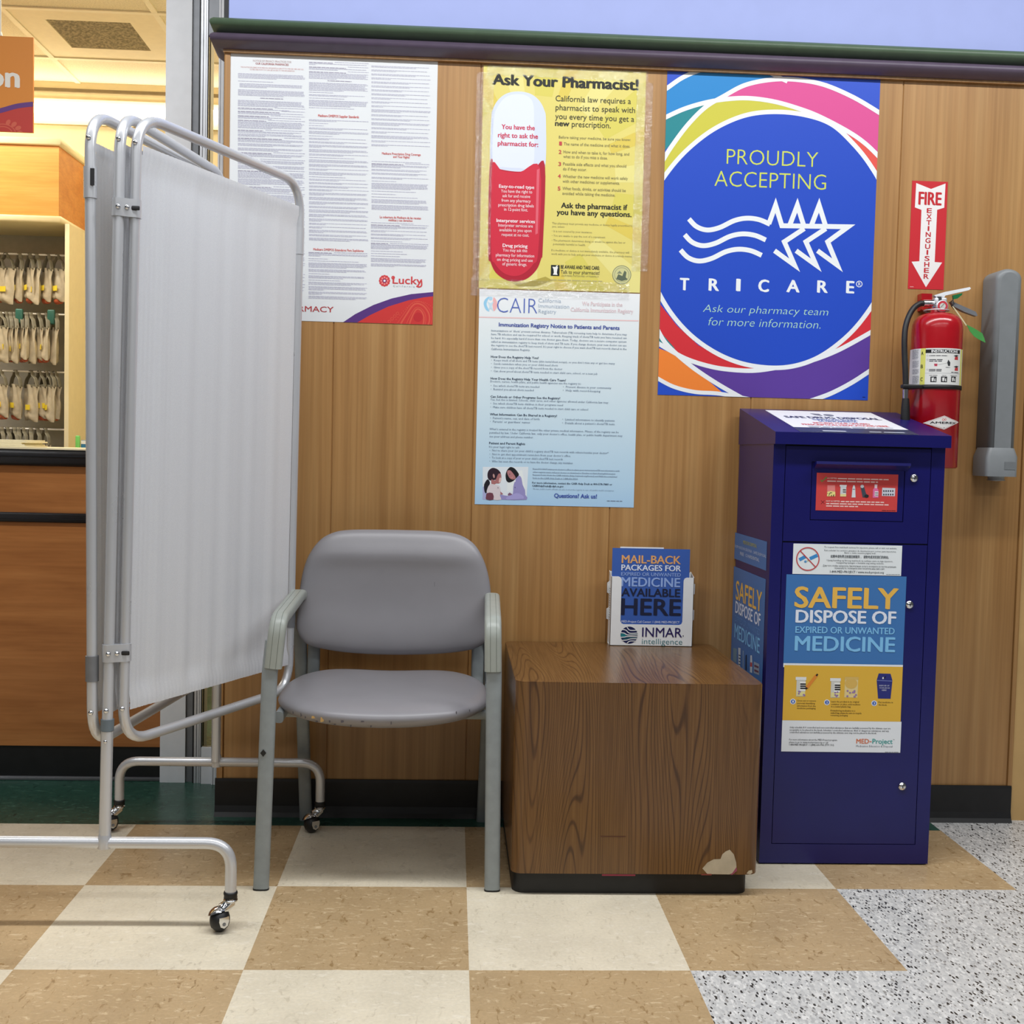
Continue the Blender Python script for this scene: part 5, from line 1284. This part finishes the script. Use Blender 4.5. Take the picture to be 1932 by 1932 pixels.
s.text('Medicare DMEPOS Estandares Para Suplidores', 602, 1378, 934, 15, (206, 96, 92), bold=.02, res=2)
block(570, 962, 1388, 4, .4, .2); y = 1428
for k in range(30):
    n = random.choice((1, 3, 3, 4, 5))
    if y + n * LH > 1712: break
    block(570, 960, y, n, 0, random.uniform(.2, .9)); y += n * LH + 7
y = 152
for k in range(40):
    n = random.choice((2, 2, 3, 2, 1, 2))
    if y + n * LH > 702: break
    block(986, 1378, y, n, 0, random.uniform(.15, .8)); y += n * LH + 12
s.text('Medicare Prescription Drug Coverage', 1056, 743, 1312, 15, (206, 96, 92), bold=.02, res=2); s.text('and Your Rights', 1130, 765, 1238, 15, (206, 96, 92), bold=.02, res=2)
y = 784
for n, hd, gap in ((1, 0, 9), (4, .55, 8), (2, 0, 10), (2, 0, 14), (2, 0, 10), (1, 0, 8), (6, 0, 9), (1, 0, 12), (1, 0, 12), (1, 0, 10), (4, 0, 9), (5, 0, 9), (1, 0, 9), (1, 0, 0)):
    if y + n * LH > 1112: break
    block(987, 1370, y, n, hd, random.uniform(.25, .9)); y += n * LH + gap
s.text('La cobertura de Medicare de las recetas', 1042, 1164, 1314, 15, (206, 96, 92), bold=.02, res=2); s.text('médicas y sus derechos', 1100, 1184, 1258, 15, (206, 96, 92), bold=.02, res=2)
y = 1190
for n, hd, gap in ((1, 0, 8), (4, .5, 8), (2, 0, 9), (2, 0, 9), (2, 0, 9), (1, 0, 8), (6, .3, 8), (1, 0, 9), (1, 0, 9), (1, 0, 9), (4, 0, 8), (3, 0, 8), (2, 0, 0)):
    if y + n * LH > 1496: break
    block(983, 1364, y, n, hd, random.uniform(.25, .9)); y += n * LH + gap
RD2 = (204, 62, 66)
for k in range(12):
    a = 2 * math.pi * k / 12; s.ellipse(1073 + 27 * math.cos(a), 1580 + 28 * math.sin(a), 11, 11, RD2, 1, 16)
s.ellipse(1073, 1580, 30, 31, RD2, 1)
for k in range(8):
    a = 2 * math.pi * k / 8; s.ellipse(1073 + 21 * math.cos(a), 1580 + 22 * math.sin(a), 6, 6, (232, 140, 136), 2, 12); s.ellipse(1073 + 11 * math.cos(a), 1580 + 11 * math.sin(a), 3.2, 3.2, (70, 60, 130), 3, 8)
s.ellipse(1073, 1580, 7, 7, (240, 240, 244), 3)
s.text('Lucky', 1127, 1598, 1322, 50, RD2, bold=.02, layer=2, res=4); s.ring(1130, 1559, 9, 9, 6, RD2, 2, 20); s.stroke([(1318, 1580), (1318, 1612), (1300, 1621), (1284, 1614)], 9, RD2, 2, smooth=4)
s.text('C a l i f o r n i a', 1130, 1620, 1272, 12, (150, 156, 162), layer=2, res=2)
s.text('PHA', 318, 1776, 482, 36, (176, 62, 66), bold=.012, layer=2); s.text('RMACY', 503, 1782, 735, 36, (176, 62, 66), bold=.012, layer=2)
s.poly([(802, 1852), (880, 1800), (1000, 1740), (1120, 1697), (1250, 1668), (1420, 1652), (1420, 1900), (760, 1900)], (84, 48, 122), 1)
s.poly([(892, 1856), (980, 1806), (1100, 1750), (1230, 1710), (1330, 1690), (1420, 1680), (1420, 1900), (850, 1900)], (200, 52, 50), 2)
OR = (212, 84, 66)
for rr, w_ in ((46, 9), (62, 4), (92, 10), (112, 3)): s.stroke([(1296 - rr * 1.9, 1960), (1296 - rr * 1.35, 1880), (1296 - rr * .9, 1830 - rr * .2), (1296 - rr * .3, 1806 - rr * .75), (1296 + rr * .3, 1806 - rr * .7), (1296 + rr * .75, 1822 - rr * .3), (1296 + rr * .8, 1850), (1296 + rr * .55, 1900)], w_, OR, 3, smooth=5)
s.ellipse(1296, 1820, 30, 30, (188, 40, 46), 4)
for k in range(26): s.ellipse(1150 + 12 * k, 1868 - 150 * math.sin(math.pi * (k + 2) / 30), 3, 3, OR, 3, 8)
for k in range(4): s.ring(1105 + 18 * k, 1850 - 18 * k, 9, 9, 3, OR, 3, 12)
s.clip = None
tag(s.build('privacy_poster'), 'large white wall poster of small print privacy notice with red and purple corner', 'poster')

# ---- yellow poster
z4 = zoom(880, 110, .23286)
s = poster_sheet([(911.5, 123.5), (1219.5, 135), (1207, 551.5), (904, 544)], z4, plain('poster_yellow', (224, 210, 116), .34, var=.01, scale=6), yb=.5486)
s.clip = s.ext
for k in range(22):
    a = math.radians(-172 + k * 16.3); a2 = a + math.radians(6.5 + 3 * (k % 3)); R_ = 2600; cx_, cy_ = 560, 1000
    c_ = ((220, 198, 88), (230, 220, 138), (216, 204, 96))[k % 3]
    s.poly([(cx_ + 650 * math.cos(a), cy_ + 700 * math.sin(a)), (cx_ + R_ * math.cos(a), cy_ + R_ * math.sin(a)), (cx_ + R_ * math.cos(a2), cy_ + R_ * math.sin(a2)), (cx_ + 650 * math.cos(a2), cy_ + 700 * math.sin(a2))], c_, .4)
BK = (40, 42, 36)
s.text('Ask Your Pharmacist!', 215, 212, 1390, 84, (34, 36, 32), bold=.06, slope=.03)
# printed capsule
s.poly([(360, 1815), (480, 1818), (640, 1770), (700, 1800), (560, 1850), (420, 1850)], (176, 160, 70), 1)
cap_w = [(197, 880), (200, 500), (216, 410), (260, 335), (330, 285), (425, 270), (520, 290), (590, 345), (630, 420), (644, 510), (637, 885), (560, 912), (430, 920), (290, 905)]
s.poly(cap_w, (212, 220, 240), 2, 5); s.poly([(215, 860), (222, 500), (262, 380), (330, 310), (425, 292), (500, 312), (540, 370), (548, 500), (540, 880), (430, 892), (290, 884)], (224, 230, 246), 3, 5)
cap_r = [(190, 855), (260, 895), (360, 915), (440, 919), (540, 908), (636, 866), (618, 1540), (606, 1620), (570, 1710), (500, 1780), (420, 1808), (330, 1800), (240, 1740), (195, 1650), (176, 1560)]
s.poly(cap_r, (176, 28, 50), 2, 5); s.poly([(204, 880), (290, 912), (430, 924), (596, 892), (582, 1560), (540, 1670), (470, 1740), (390, 1766), (300, 1740), (228, 1660), (200, 1560)], (206, 42, 64), 3, 5)
s.poly([(570, 905), (592, 895), (578, 1420), (558, 1430)], (222, 96, 112), 4)
for t, x0, y0, x1 in (('You have the', 285, 574, 552), ('right to ask the', 256, 641, 578), ('pharmacist for:', 254, 707, 580)): s.text(t, x0, y0, x1, 38, (204, 58, 82), bold=.03, layer=5)
PW = (244, 226, 230)
for t, x0, y0, x1, bd in (('Easy-to-read type', 264, 1050, 548, .035), ('You have the right to', 280, 1088, 532, 0), ('ask for and receive', 292, 1126, 516, 0), ('from any pharmacy', 284, 1163, 520, 0), ('prescription drug labels', 258, 1200, 545, 0), ('in 12-point font.', 305, 1236, 497, 0),
                          ('Interpreter services', 244, 1327, 554, .035), ('Interpreter services are', 258, 1364, 537, 0), ('available to you upon', 267, 1402, 527, 0), ('request at no cost.', 286, 1440, 507, 0), ('Drug pricing', 294, 1530, 494, .035), ('You may ask this', 294, 1566, 492, 0), ('pharmacy for information', 238, 1605, 549, 0), ('on drug pricing and use', 247, 1642, 537, 0), ('of generic drugs.', 290, 1678, 490, 0)):
    s.text(t, x0, y0, x1, 27 if bd else 25, PW, bold=bd or .004, layer=5, res=2)
OL = (66, 66, 44); OL2 = (128, 122, 84)
for t, x0, y0, x1 in (('California law requires a', 722, 348, 1332), ('pharmacist to speak with', 722, 420, 1365), ('you every time you get a', 719, 492, 1358)): s.text(t, x0, y0, x1, 46, OL, bold=.004, slope=.02)
s.text('new', 719, 548, 832, 34 * 1.28, BK, bold=.04); s.text('prescription.', 853, 556, 1168, 46, OL, bold=.004)
s.text('Before taking your medicine, be sure you know:', 748, 650, 1330, 22, OL2, res=2, slope=.02)
for n_, x, y, ls in (('1', 752, 706, (('The name of the medicine and what it does.', 788, 706, 1326),)), ('2', 748, 774, (('How and when to take it, for how long, and', 786, 770, 1318), ('what to do if you miss a dose.', 785, 808, 1143))), ('3', 745, 872, (('Possible side effects and what you should', 783, 868, 1294), ('do if they occur.', 782, 908, 974))),
                     ('4', 742, 970, (('Whether the new medicine will work safely', 780, 968, 1307), ('with other medicines or supplements.', 779, 1008, 1242))), ('5', 740, 1070, (('What foods, drinks, or activities should be', 778, 1066, 1290), ('avoided while taking the medicine.', 777, 1106, 1205)))):
    s.text(n_, x, y, x + 20, 30, (196, 72, 72), bold=.04)
    for t, x0, y0, x1 in ls: s.text(t, x0, y0, x1, 24, OL2, res=2)
s.text('Ask the pharmacist if', 768, 1212, 1302, 42, (34, 36, 30), bold=.035); s.text('you have any questions.', 732, 1266, 1336, 42, (34, 36, 30), bold=.035)
for t, x0, y0, x1 in (('This pharmacy must provide any medicine or device legally prescribed for', 694, 1344, 1355), ('you, unless:', 694, 1370, 796), ('• It is not covered by your insurance;', 692, 1408, 1018), ('• You are unable to pay the cost of a copayment;', 692, 1444, 1126), ('• The pharmacist determines doing so would be against the law or', 690, 1482, 1288), ('potentially harmful to health.', 703, 1512, 966), ('If a medicine or device is not immediately available, the pharmacy will', 688, 1562, 1318), ('work with you to help you get your medicine or device in a timely manner.', 688, 1592, 1352)):
    s.text(t, x0, y0, x1, 16, (144, 138, 92), res=1)
s.rect(684, 1676, 754, 1764, (26, 34, 34), 2); s.poly([(696, 1690), (742, 1692), (736, 1712), (732, 1740), (738, 1756), (700, 1754), (708, 1738), (706, 1712)], (236, 236, 230), 3); s.stroke([(726, 1690), (738, 1680)], 9, (236, 236, 230), 3)
s.text('BE AWARE AND TAKE CARE:', 764, 1704, 1078, 28, (44, 46, 40), bold=.02, res=2); s.text('Talk to your pharmacist!', 764, 1744, 1078, 28, (70, 70, 56), res=2); s.text('CALIFORNIA STATE BOARD OF PHARMACY', 766, 1768, 1072, 14, (150, 144, 96), res=1)
s.greek(684, 1785, 1108, 1805, 1, (186, 176, 118), .45, 1.0); s.greek(1235, 1860, 1296, 1870, 1, (150, 140, 90), .4, 1.0)
s.ring(1258, 1755, 74, 74, 5, (128, 132, 104), 2); s.ring(1258, 1755, 58, 58, 3, (128, 132, 104), 2); s.ellipse(1258, 1755, 72, 72, (206, 204, 146), 1)
s.poly([(1212, 1790), (1230, 1750), (1262, 1765), (1280, 1720), (1296, 1735), (1290, 1775), (1306, 1792), (1258, 1806)], (92, 104, 84), 3); s.poly([(1218, 1745), (1240, 1722), (1262, 1745)], (130, 140, 112), 3)
s.clip = None
yp = tag(s.build('pharmacist_poster'), 'yellow wall poster with large red and white capsule taped up', 'poster')
tp = mat_clear_tape()
E0 = s.ext
def tape(name_bits):
    for (u0, v0, u1, v1, seed) in name_bits:
        b = MB(); rnd = random.Random(seed); nu, nv = max(2, int((u1 - u0) / .008)), max(2, int((v1 - v0) / .008))
        hts = [[rnd.uniform(0, .0011) for _ in range(nu + 1)] for _ in range(nv + 1)]
        b.grid(lambda a, c: (u0 + (u1 - u0) * a, .5476 - hts[round(c * nv)][round(a * nu)] - .0004, v0 + (v1 - v0) * c), nu, nv, tp)
        o = b.build('clear_tape', yp)
tape([(E0[0] - .018, E0[1] + .02, E0[0] + .030, E0[3] - .02, 1), (E0[2] - .026, E0[1] + .06, E0[2] + .020, E0[3] - .03, 2), (E0[0] + .01, E0[3] - .028, E0[2] + .005, E0[3] + .010, 3), (E0[0] - .022, E0[1] - .022, E0[2] - .03, E0[1] + .026, 4)])

# ---- immunization poster
z5 = zoom(880, 540, .22263)
s = poster_sheet([(903.3, 546.5), (1207, 553), (1196, 957), (897, 952)], z5, mat_vertical_blend('poster_pale_blue', [(0.0, rgb(170, 206, 236)), (0.10, rgb(182, 214, 236)), (0.45, rgb(206, 226, 236)), (0.80, rgb(226, 234, 236)), (1.0, rgb(238, 240, 242))], .34))
s.poly([(146, 150), (160, 110), (195, 90), (170, 150), (195, 212), (165, 200)], (150, 204, 234), 1, 4); s.ellipse(205, 105, 16, 16, (176, 214, 236), 1); s.poly([(230, 95), (258, 130), (258, 180), (232, 212), (222, 160)], (238, 180, 180), 1, 4); s.poly([(178, 130), (205, 145), (232, 128), (214, 170), (228, 214), (205, 190), (182, 214), (196, 170)], (196, 222, 236), 2)
s.text('CAIR', 258, 220, 600, 122, (86, 108, 186), bold=-.018)
for t, y, x1 in (('California', 136, 802), ('Immunization', 182, 870), ('Registry', 228, 760)): s.text(t, 610, y, x1, 32, (170, 186, 204), bold=-.004)
s.text('We Participate in the', 980, 164, 1320, 34, (226, 204, 208), bold=.02, slope=.02); s.text('California Immunization Registry', 884, 214, 1412, 34, (226, 204, 208), bold=.02, slope=.02)
s.stroke([(106, 262), (1458, 294)], 10, (232, 196, 196), 1)
s.text('Immunization Registry Notice to Patients and Parents', 275, 340, 1296, 32, (66, 84, 162), bold=.035, slope=.018)
TB, TC = (112, 130, 152), (84, 102, 128)
for t, x0, y0, x1 in (('Immunizations or ‘shots’ prevent serious diseases. Tuberculosis (TB) screening tests help to determine if you may', 210, 384, 1360), ('have TB infection and can be required for school or work. Keeping track of shots/TB tests you have received can', 210, 414, 1358), ('be hard. It’s especially hard if more than one doctor gave them. Today, doctors use a secure computer system', 210, 446, 1356), ('called an immunization registry to keep track of shots and TB tests. If you change doctors, your new doctor can use', 209, 478, 1356), ('the registry to see the shot/TB test record. It’s your right to choose if you want shot/TB test records shared in the', 209, 508, 1356), ('California Immunization Registry.', 209, 540, 540),
                      ('•  Keeps track of all shots and TB tests (skin tests/chest x-rays), so you don’t miss any or get too many', 209, 634, 1258), ('•  Sends reminders when you or your child need shots', 208, 664, 774), ('•  Gives you a copy of the shot/TB record from the doctor', 208, 694, 812), ('•  Can show proof about shots/TB tests needed to start child care, school, or a new job', 207, 726, 1110),
                      ('Doctors, nurses, health plans, and public health agencies use the registry to:', 203, 814, 972), ('•  See which shots/TB tests are needed', 205, 850, 617), ('•  Remind you about shots needed', 205, 880, 570), ('•  Prevent disease in your community', 818, 860, 1226), ('•  Help with record-keeping', 816, 890, 1134),
                      ('Yes, but this is limited. Schools, child cares, and other agencies allowed under California law may:', 202, 968, 1205), ('•  See which shots/TB tests children in their programs need', 203, 1000, 818), ('•  Make sure children have all shots/TB tests needed to start child care or school', 202, 1032, 1030),
                      ('•  Patient’s name, sex, and date of birth', 200, 1124, 620), ('•  Parents’ or guardians’ names', 199, 1154, 538), ('•  Limited information to identify patients', 812, 1136, 1256), ('•  Details about a patient’s shots/TB tests', 811, 1166, 1256),
                      ('What’s entered in the registry is treated like other private medical information. Misuse of the registry can be', 196, 1218, 1290), ('punished by law. Under California law, only your doctor’s office, health plan, or public health department may', 195, 1248, 1322), ('see your address and phone number.', 195, 1280, 568), ('It’s your legal right to ask:', 192, 1368, 452),
                      ('•  Not to share your (or your child’s) registry shot/TB test records with others besides your doctor*', 195, 1398, 1204), ('•  Not to get shot appointment reminders from your doctor’s office', 195, 1430, 880), ('•  To look at a copy of your or your child’s shot/TB test records', 194, 1460, 816), ('•  Who has seen the records or to have the doctor change any mistakes', 194, 1490, 900)):
    s.text(t, x0, y0, x1, 17, TB, bold=.004, res=1)
for t, x0, y0, x1 in (('How Does the Registry Help You?', 208, 606, 612), ('How Does the Registry Help Your Health Care Team?', 205, 790, 842), ('Can Schools or Other Programs See the Registry?', 203, 944, 794), ('What Information Can Be Shared in a Registry?', 199, 1094, 768), ('Patient and Parent Rights', 193, 1338, 497)):
    s.text(t, x0, y0, x1, 19, (62, 78, 100), bold=.03, res=1)
for t, x0, y0, x1 in (('If you DO NOT want your doctor’s office to share your immunization/TB test information with', 562, 1554, 1298), ('other registry users, tell your doctor or download a “Decline or Start Sharing/Information', 562, 1580, 1262), ('Request Form” from the CAIR website (http://cairweb.org/forms/) and FAX the completed', 561, 1604, 1276), ('form to the CAIR Help Desk at 1-888-436-8320.', 561, 1630, 946)):
    s.text(t, x0, y0, x1, 13, (120, 138, 160), res=1); s.rect(x0, y0 + 4, x1, y0 + 6, (140, 158, 180), 2)
s.text('For more information, contact the CAIR Help Desk at 800-578-7889 or', 557, 1672, 1234, 15, (56, 70, 92), bold=.03, res=1); s.text('CAIRHelpDesk@cdph.ca.gov', 557, 1698, 822, 15, (56, 70, 92), bold=.03, res=1); s.text('*By law, public health officials can also look at the registry in case of a public health emergency', 560, 1722, 1250, 11, (130, 148, 170), shear=.2, res=1)
s.text('Questions? Ask us!', 744, 1790, 1104, 34, (64, 88, 170), bold=.035); s.greek(1190, 1812, 1320, 1826, 1, (120, 138, 160), .5, 1.0)
zp = zoom(900, 870, 110 / 1932.0); s.art = zp
s.poly([(190, 190), (1700, 190), (1640, 1280), (185, 1272)], (222, 230, 236), 1); s.poly([(190, 850), (420, 800), (420, 1274), (185, 1272)], (172, 176, 216), 1.5); s.poly([(1000, 420), (1500, 300), (1600, 900), (1000, 1000)], (230, 236, 236), 1.5)
s.poly([(350, 600), (240, 760), (235, 930), (262, 1040), (310, 1060), (360, 900), (430, 720)], (26, 20, 30), 2, 3); s.poly([(345, 440), (380, 320), (470, 240), (560, 225), (680, 270), (760, 350), (785, 420), (740, 560), (600, 620), (430, 640), (360, 560)], (44, 26, 40), 2, 3)
s.poly([(700, 430), (785, 420), (805, 500), (800, 600), (775, 700), (720, 740), (640, 740), (560, 780), (480, 760), (480, 600), (600, 640)], (170, 110, 110), 3, 3); s.poly([(745, 560), (800, 560), (800, 640), (760, 700), (720, 700)], (226, 190, 184), 4, 3); s.ellipse(555, 490, 30, 70, (196, 150, 146), 4, rot=-10)
s.poly([(430, 760), (600, 780), (740, 820), (780, 980), (760, 1150), (800, 1276), (540, 1276), (500, 1060), (330, 1060), (340, 920)], (216, 206, 210), 3, 2); s.poly([(330, 1060), (520, 1060), (540, 1276), (310, 1272), (300, 1160)], (112, 62, 76), 4, 2); s.poly([(680, 850), (716, 890), (690, 905)], (90, 60, 84), 5)
s.poly([(950, 420), (1010, 280), (1110, 195), (1240, 240), (1330, 340), (1390, 450), (1320, 540), (1200, 660), (1060, 710), (980, 660), (950, 560)], (20, 20, 26), 2, 3); s.poly([(1000, 330), (1080, 300), (1150, 350), (1260, 500), (1270, 580), (1180, 610), (1080, 560), (1010, 430)], (180, 122, 124), 3, 3); s.stroke([(1140, 560), (1190, 520)], 16, (220, 160, 140), 4); s.ellipse(1080, 430, 22, 12, (80, 50, 70), 4, 12, -20)
s.poly([(1380, 480), (1470, 560), (1510, 780), (1590, 960), (1600, 1120), (1640, 1280), (820, 1276), (760, 1180), (760, 1110), (1000, 1150), (1180, 1110), (1200, 860), (1260, 640)], (150, 144, 196), 2, 2); s.poly([(1000, 1180), (1300, 1060), (1480, 1120), (1540, 1240), (1000, 1276)], (166, 160, 212), 3, 2); s.poly([(1020, 1090), (1080, 1040), (1170, 1100), (1120, 1130), (1030, 1140)], (128, 92, 120), 4); s.poly([(770, 1000), (870, 1090), (780, 1110)], (170, 112, 120), 4); s.poly([(1240, 620), (1280, 640), (1270, 690), (1240, 690)], (238, 234, 244), 3); s.poly([(1245, 850), (1275, 860), (1260, 900)], (40, 36, 90), 4)
tag(s.build('immunization_poster'), 'pale blue wall poster of immunization text below the yellow capsule poster', 'poster')

# ---- blue emblem poster
z6 = zoom(1230, 120, .33632)
s = poster_sheet([(1258.3, 132), (1661.5, 145.5), (1637, 754), (1241.8, 746)], z6, plain('poster_blue', (30, 76, 196), .40, var=.01, scale=6))
s.clip = s.ext
Wh = (234, 238, 240)
s.poly([(60, 160), (240, 50), (470, 8), (680, 70), (640, 110), (420, 190), (60, 320)], (32, 132, 200), .5)
s.poly([(60, 310), (310, 225), (200, 350), (60, 500)], (28, 132, 140), .6)
s.poly([(400, 195), (560, 110), (790, 85), (980, 110), (1140, 180), (1310, 300), (1310, 560), (1060, 375), (860, 290), (700, 205), (540, 185)], (216, 78, 146), .6)
s.poly([(60, 540), (180, 370), (310, 240), (420, 195), (620, 195), (820, 250), (950, 310), (720, 290), (500, 320), (300, 420), (60, 640)], (202, 196, 66), .7)
s.poly([(1040, 360), (1180, 450), (1310, 560), (1310, 720), (1160, 500)], (226, 84, 74), .7)
s.poly([(30, 1330), (140, 1470), (260, 1580), (430, 1670), (620, 1710), (400, 1720), (200, 1660), (30, 1560)], (210, 44, 54), .7)
s.poly([(840, 1680), (1000, 1600), (1120, 1500), (1260, 1350), (1260, 1500), (1080, 1590)], (210, 44, 54), .7)
s.poly([(20, 1490), (60, 1520), (130, 1600), (20, 1560)], (24, 130, 132), .8)
s.poly([(20, 1590), (150, 1640), (400, 1850), (200, 1840), (20, 1770)], (240, 132, 50), .7)
s.poly([(180, 1660), (420, 1715), (720, 1715), (960, 1650), (1250, 1500), (1250, 1730), (900, 1890), (480, 1890)], (90, 58, 150), .6)
def arc(pts, w_=25, l=1.4): s.stroke(pts, w_, Wh, l, smooth=8)
arc([(40, 165), (85, 138), (170, 80), (270, 38), (380, 15)]); arc([(560, 15), (640, 42), (720, 82), (760, 100)])
arc([(60, 545), (110, 465), (200, 345), (300, 245), (400, 185), (520, 122), (660, 92), (800, 90), (960, 118), (1130, 190), (1290, 285)])
arc([(50, 315), (180, 255), (320, 215), (450, 197), (560, 196), (690, 215), (820, 252), (940, 298), (1100, 382), (1200, 452), (1290, 540)])
arc([(20, 1470), (70, 1560), (150, 1640), (250, 1720), (380, 1805), (530, 1890)]); arc([(20, 1560), (100, 1608), (200, 1660), (330, 1700), (450, 1718), (580, 1722), (720, 1702), (880, 1670), (1050, 1605), (1250, 1495)])
arc([(20, 1760), (120, 1812), (240, 1842), (380, 1852), (560, 1885)], 22); arc([(880, 1895), (1000, 1852), (1120, 1790), (1240, 1712)])
# central disc with white rim
def rim(pts): return [(p.x, p.y) for p in catmull([(x, y, 0) for x, y in pts], 10, True)]
disc_pts = [(680, 284), (850, 300), (1000, 352), (1120, 460), (1215, 580), (1290, 720), (1330, 900), (1325, 1090), (1270, 1270), (1160, 1440), (1040, 1560), (900, 1650), (740, 1692), (560, 1682), (400, 1630), (250, 1535), (130, 1410), (40, 1260), (-20, 1080), (-30, 900), (20, 740), (110, 600), (220, 480), (360, 375), (520, 305)]
cxm, cym = 660, 988
outer = [(cxm + (x - cxm) * 1.038, cym + (y - cym) * 1.036) for x, y in disc_pts]
s.poly(rim(outer), Wh, 1.9); s.poly(rim(disc_pts), (26, 72, 190), 2.3)
YG = (204, 214, 86)
s.text('PROUDLY', 418, 562, 930, 82, YG, bold=-.012, layer=3.2, slope=.015); s.text('ACCEPTING', 350, 686, 975, 84, YG, bold=-.012, layer=3.2, slope=.018)
lw = 27
for dx, dy, tail in ((0, 0, True), (-24, 88, False), (-47, 174, False)):
    pts = [(207 + dx, 872 + dy), (250 + dx, 915 + dy), (310 + dx, 934 + dy), (380 + dx, 920 + dy), (460 + dx, 882 + dy), (530 + dx, 868 + dy), (600 + dx, 876 + dy), (662 + dx, 902 + dy)]
    s.stroke(pts, lw, Wh, 3, smooth=6)
s.stroke([(655, 900), (693, 795), (728, 910), (1100, 916), (985, 1000), (1040, 1132), (928, 1050)], lw, Wh, 3, miter=True)
for x in (815, 937): s.stroke([(x - 42, 905), (x, 795), (x + 36, 910)], lw, Wh, 3, miter=True)
for x in (742, 863): s.stroke([(x + 112, 926), (x, 1000), (x + 58, 1132), (x - 55, 1050)], lw, Wh, 3, miter=True)
for t, x0, y, x1 in (('T', 158, 1270, 204), ('R', 320, 1273, 372), ('I', 474, 1275, 492), ('C', 598, 1279, 652), ('A', 756, 1281, 824), ('R', 928, 1284, 982), ('E', 1091, 1287, 1130)): s.text(t, x0, y, x1, 66, Wh, bold=.045, layer=3.2)
s.ring(1162, 1237, 16, 16, 4, Wh, 3); s.text('R', 1156, 1247, 1170, 20, Wh, layer=3.2)
s.text('Ask our pharmacy team', 285, 1392, 988, 40, (172, 214, 196), bold=-.012, shear=.2, layer=3.2, slope=.015); s.text('for more information.', 316, 1468, 945, 44, (172, 214, 196), bold=-.012, shear=.2, layer=3.2, slope=.015)
s.greek(1180, 1868, 1196, 1874, 1, (20, 30, 60), .5, 1.0)
s.clip = None
tag(s.build('emblem_poster'), 'blue wall poster with colourful rings and white three star emblem', 'poster')
